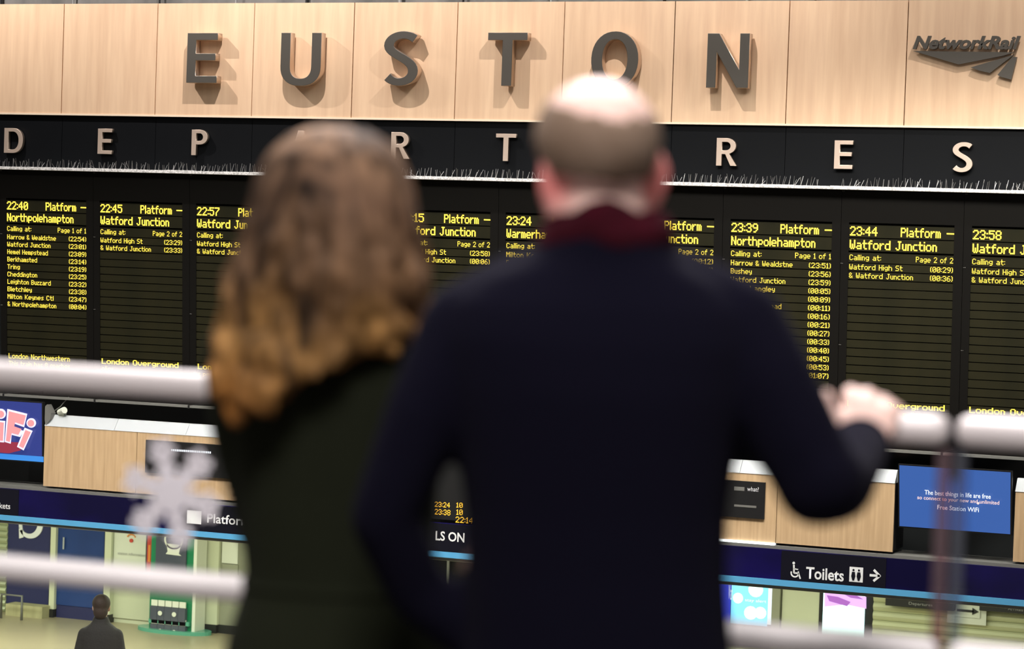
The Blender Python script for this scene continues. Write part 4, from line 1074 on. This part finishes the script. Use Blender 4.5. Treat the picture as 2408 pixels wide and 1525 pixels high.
# hair mass with locks
M['hair_w'] = mat('long_brown_hair', (.16, .085, .045), .75, spec=.15)
nt = M['hair_w'].node_tree; b = nt.nodes['Principled BSDF']
tc = nt.nodes.new('ShaderNodeTexCoord'); sx_ = nt.nodes.new('ShaderNodeSeparateXYZ'); nt.links.new(tc.outputs['Object'], sx_.inputs[0])
nz = nt.nodes.new('ShaderNodeTexNoise'); nz.inputs['Scale'].default_value = 9; nz.inputs['Detail'].default_value = 3
mpn = nt.nodes.new('ShaderNodeMapping'); mpn.inputs['Scale'].default_value = (1, 1, .35); nt.links.new(tc.outputs['Object'], mpn.inputs[0]); nt.links.new(mpn.outputs[0], nz.inputs['Vector'])
ad = nt.nodes.new('ShaderNodeMath'); ad.operation = 'MULTIPLY_ADD'; nt.links.new(nz.outputs['Fac'], ad.inputs[0]); ad.inputs[1].default_value = .32; nt.links.new(sx_.outputs['Z'], ad.inputs[2])
ztopl = wp(790, 290).z-FLZ; zbotl = wp(640, 1010).z-FLZ
mr = nt.nodes.new('ShaderNodeMapRange'); mr.inputs['From Min'].default_value = zbotl+.16; mr.inputs['From Max'].default_value = ztopl+.16; nt.links.new(ad.outputs[0], mr.inputs['Value'])
rp = nt.nodes.new('ShaderNodeValToRGB'); nt.links.new(mr.outputs[0], rp.inputs[0]); nz2 = nt.nodes.new('ShaderNodeTexNoise'); nz2.inputs['Scale'].default_value = 17; nz2.inputs['Detail'].default_value = 4; nz2.inputs['Distortion'].default_value = 1.2
mpn2 = nt.nodes.new('ShaderNodeMapping'); mpn2.inputs['Scale'].default_value = (1, 1, .22); nt.links.new(tc.outputs['Object'], mpn2.inputs[0]); nt.links.new(mpn2.outputs[0], nz2.inputs['Vector'])
st = nt.nodes.new('ShaderNodeMapRange'); st.inputs['From Min'].default_value = .37; st.inputs['From Max'].default_value = .62; st.inputs['To Min'].default_value = .12; st.inputs['To Max'].default_value = 1.15; nt.links.new(nz2.outputs['Fac'], st.inputs['Value'])  # streaks vary strand tone and paint the dark gaps between locks
mu = nt.nodes.new('ShaderNodeVectorMath'); mu.operation = 'SCALE'; nt.links.new(rp.outputs[0], mu.inputs[0]); nt.links.new(st.outputs[0], mu.inputs['Scale']); nt.links.new(mu.outputs[0], b.inputs['Base Color'])
e = rp.color_ramp.elements
e[0].position = 0; e[0].color = (.27, .11, .022, 1); e[1].position = 1; e[1].color = (.22, .13, .075, 1)
for ps, c in ((.28, (.36, .19, .06, 1)), (.45, (.15, .08, .035, 1)), (.62, (.15, .085, .045, 1)), (.8, (.11, .062, .036, 1))):
    k = e.new(ps); k.color = c
hb = MB()
prof = [(790, 296, 40, .03), (790, 320, 98, .075), (788, 370, 142, .105), (784, 440, 166, .12), (782, 520, 178, .125), (780, 600, 192, .125), (772, 700, 205, .12), (765, 790, 215, .11)]
hb.loft([ring(wp(u, v, .0), rx*PXW, ry, 30, 2.05) for u, v, rx, ry in prof])
rnd = random.Random(5)
def prof_at(v):
    for (a, b_) in zip(prof[:-1], prof[1:]):
        if a[1] <= v <= b_[1]:
            t = (v-a[1])/(b_[1]-a[1]); return [a[i]+(b_[i]-a[i])*t for i in range(4)]
    return list(prof[-1]) if v > prof[-1][1] else list(prof[0])
for i in range(120):
    f = rnd.uniform(-1, 1)                       # across the back
    side = f
    v0 = rnd.uniform(300, 420) if i % 2 else rnd.uniform(420, 640)
    # lower ends: long at left-centre, short at right
    vend = 1000-170*max(0, (f-(-.45)))*1.3 if f > -.45 else 1000-260*max(0, -.45-f)
    if f > .55: vend = 830+rnd.uniform(-30, 30)
    vend += rnd.uniform(-70, 10)
    ph = rnd.uniform(0, 6.28); amp = rnd.uniform(14, 30); wl = rnd.uniform(120, 200); r0 = rnd.uniform(.009, .017)
    pts = []; rad = []; n = 22
    for j in range(n):
        v = v0+(vend-v0)*j/(n-1); c = prof_at(v)
        wv = amp*min(1, max(0, (v-450)/260))
        ff = f*(1 if v < 800 else 1-(v-800)/200*.35)
        cu = c[0] if v < 780 else 765-(v-780)*.42
        th = ff*math.pi/2*.98
        u = cu+math.sin(th)*c[2]*1.02+wv*math.sin(ph+2*math.pi*v/wl)
        dd = -math.cos(th)*c[3]*.98-.020*math.cos(ph+2*math.pi*v/wl)*min(1, max(0, (v-450)/200))
        if v > 760: dd = dd*1.0-.03*min(1, (v-760)/150)
        pts.append(wp(u, v, dd)); rad.append(r0*(.25+.95*math.sin(math.pi*min(1, (j+.6)/n*.93))**.6))
    hb.path(pts, rad, 8)
for f, v0, v1, du in ((-1, 560, 760, -34), (-1, 640, 860, -26), (1, 540, 720, 26), (1, 600, 820, 30), (.9, 680, 850, 22), (-.9, 720, 930, -20)):
    pts = []; rad = []
    for j in range(16):
        t = j/15; v = v0+(v1-v0)*t; c = prof_at(v); cu = c[0] if v < 780 else 765-(v-780)*.42
        pts.append(wp(cu+f*c[2]*.92+du*math.sin(math.pi*t)*1.2+10*math.sin(t*9), v, -.02-.02*math.cos(t*7))); rad.append(.004+.012*math.sin(math.pi*t)**.7)
    hb.path(pts, rad, 8)
hair = remesh(hb, 'hair', .0048, M['hair_w'], wom, 3)

# ------------------------------------------------------------------ balustrade
def rail_profile(name, x0, x1, zc, ry, rz_, mt, parent, y=RY):
    m = MB(); L = []
    for x, sc2 in ((x0, .55), (x0+.006, .86), (x0+.016, 1), (x1-.016, 1), (x1-.006, .86), (x1, .55)):
        L.append([Vector((x, y+ry*sc2*math.copysign(abs(math.cos(t))**.8, math.cos(t)), zc+rz_*sc2*math.copysign(abs(math.sin(t))**.8, math.sin(t)))) for t in [2*math.pi*i/28 for i in range(28)]])
    m.loft(L); return m.build(name, mt, parent, smooth=True)
xj = on_y(2241, 1150, RY).x
zr = on_y(2200, 1009, RY).z; zr2 = on_y(1715, 1489, RY).z
GP = 2.3
panels = [(xj-2*GP, xj-GP, 'far left'), (xj-GP, xj, ''), (xj, xj+GP, '')]
for i, (x0, x1, lb) in enumerate(panels):
    lbl = ('glass balustrade section with steel rails, at the left behind the woman', 'glass balustrade section with steel rails, gripped by the man', 'glass balustrade section with steel rails, right of the dark joint')[i]
    b_ = empty('balustrade_section', ((x0+x1)/2, RY, FLZ), label=lbl, cat='balustrade', group='glass balustrade sections')
    g0 = .006 if i == 2 else .003; g1 = .012 if i == 1 else .003
    rail_profile('handrail', x0+g0, x1-g1, zr, .027, .0235, M['rail'], b_)
    rail_profile('lower_rail', x0+g0, x1-g1, zr2, .030, .0225, M['rail_white'], b_)
    MB().box(x0+.004, x1-.004, RY-.006, RY+.006, FLZ+.02, zr-.01).build('glass_pane', M['glass'], b_)
    MB().box(x0, x1, RY-.03, RY+.03, FLZ-.02, FLZ+.06).build('base_channel', M['rail'], b_)
    if i == 1:
        MB().box(x1-.024, x1-.004, RY-.0075, RY+.0075, FLZ+.02, zr-.03).build('pane_edge', M['edge_red'], b_, label='reddish glass edge')
    if i == 2:
        MB().box(x0+.002, x0+.020, RY-.0075, RY+.0075, FLZ+.02, zr-.03).build('pane_edge', M['edge_grey'], b_, label='greyish glass edge')
MB().box(xj-.010, xj+.004, RY+.012, RY+.03, zr-.075, zr+.012).build('gap_filler', M['rail_dark'], None, label='thin dark clip standing for the dark gap between the two handrails at the right', cat='filler')  # made-up strip painting the dark gap between the rail ends
# snowflake sticker
fc = on_y(403, 1158, RY-.0075); R1 = on_y(403, 1030, RY).z-fc.z
fm = MB(); _k = [0]
def fo():
    _k[0] += 1; return fc-Vector((0, .00006*_k[0], 0))
for k in range(6):
    a = math.radians(46+60*k); d = Vector((math.cos(a), 0, math.sin(a)))
    c_ = fo(); seg2(fm, c_, c_+d*R1*1.0, .016, th=.001)
    for q_, L_ in ((.36, .24), (.60, .34), (.84, .26)):
        for sg in (-1, 1):
            a2 = a+sg*math.radians(52); c_ = fo(); seg2(fm, c_+d*R1*q_, c_+d*R1*q_+Vector((math.cos(a2), 0, math.sin(a2)))*R1*L_, .013, th=.001)
for k in range(6):
    a, a2 = math.radians(46+60*k), math.radians(106+60*k); c_ = fo(); seg2(fm, c_+Vector((math.cos(a), 0, math.sin(a)))*R1*.28, c_+Vector((math.cos(a2), 0, math.sin(a2)))*R1*.28, .022, th=.001)
c_ = fo(); fm.prism([c_+Vector((math.cos(i*math.pi/9), 0, math.sin(i*math.pi/9)))*R1*.27 for i in range(18)], (0, .001, 0))
fm.build('snowflake_sticker', M['flake'], None, label='white snowflake sticker on the balustrade glass left of the woman', cat='sticker')

# ------------------------------------------------------------------ person down on the concourse
pf = on_floor(236, 1525); 
PWd = 27.4
pc = at_depth(238, 1440, PWd); pr = empty('person', (pc.x, pc.y, 0), label='small distant person in black coat with dark hair on the concourse floor', cat='person')
hdz = at_depth(238, 1395, PWd).z
hc2 = Vector((pc.x, pc.y, hdz-.11))
pb = MB(); head_parts(pb, hc2, Rv, Fv, Zv, 1.1); 
for sx in (-1, 1): ear(pb, hc2+Rv*sx*.084-Zv*.04, Rv, Fv, Zv, sx)
z0 = hc2.z
def pp(x, y, z): return Vector((pc.x, pc.y, 0))+Rv*x+Fv*y+Zv*z
limb(pb, [pp(0, 0, z0-.05), pp(0, -.01, z0-.24)], [.06, .065])
pb.loft([ring(pp(0, 0, z), rx, ry) for z, rx, ry in ((z0-.25, .12, .08), (z0-.4, .17, .1), (z0-.7, .14, .09), (z0-.9, .16, .1))])
for sx in (-1, 1):
    limb(pb, [pp(sx*.09, 0, z0-.85), pp(sx*.1, .02, .48), pp(sx*.1, 0, .08)], [.085, .055, .04]); cap(pb, pp(sx*.1, 0, .05), pp(sx*.1, .13, .035), .04, .03)
    limb(pb, [pp(sx*.15, 0, z0-.3), pp(sx*.23, -.02, z0-.6), pp(sx*.2, .12, z0-.82), pp(sx*.19, .17, z0-.88)], [.05, .04, .03, .035])
    for k in range(4):
        b0 = pp(sx*(.17+.016*k), .18, z0-.89); limb(pb, [b0, b0-Zv*.035+Fv*.01, b0-Zv*.06+Fv*.005], [.010, .009, .008])
    limb(pb, [pp(sx*.165, .16, z0-.87), pp(sx*.15, .19, z0-.92)], [.012, .009])
remesh(pb, 'body', .009, M['skin_w'], pr, 3)
cb = MB(); cb.loft([ring(pp(0, 0, z), rx, ry, 26, 2.3) for z, rx, ry in ((z0-.13, .075, .075), (z0-.2, .10, .09), (z0-.27, .19, .12), (z0-.36, .225, .135), (z0-.6, .215, .14), (z0-.9, .21, .15), (z0-1.05, .22, .15))])
for sx in (-1, 1): limb(cb, [pp(sx*.17, 0, z0-.33), pp(sx*.235, -.02, z0-.6), pp(sx*.205, .11, z0-.82)], [.075, .062, .05])
M['coat_b'] = mat('black_padded_coat', (.012, .012, .012), .8, bump=(40, .4, .01))
remesh(cb, 'coat', .014, M['coat_b'], pr, 4)
tb = MB()
for sx in (-1, 1): limb(tb, [pp(sx*.09, 0, z0-.95), pp(sx*.1, .02, .48), pp(sx*.1, 0, .1)], [.10, .075, .065])
remesh(tb, 'trousers', .018, M['trouser'], pr, 3)
for sx in (-1, 1):
    c = pp(sx*.1, .06, 0); MB().loft([ring(c+Zv*z, rx, ry, 18) for z, rx, ry in ((0, .05, .15), (.04, .05, .15), (.09, .04, .08))]).build('shoe', M['black'], pr, smooth=True)
M['hair_d'] = mat('dark_brown_hair', (.03, .018, .013), .7, bump=(80, .5, .005))
hd = MB(); hd.ell(hc2-Fv*.012+Zv*.012, Rv*.098, Fv*.112, Zv*.100, 22, 14); hd.ell(hc2-Fv*.05-Zv*.07, Rv*.08, Fv*.07, Zv*.09, 18, 12)
remesh(hd, 'hair', .012, M['hair_d'], pr, 2)
for sx in (-1, 1): MB().ell(hc2+Rv*sx*.033+Fv*.095-Zv*.022, (.013, 0, 0), (0, .013, 0), (0, 0, .013)).build('eye', M['white_cap'], pr)
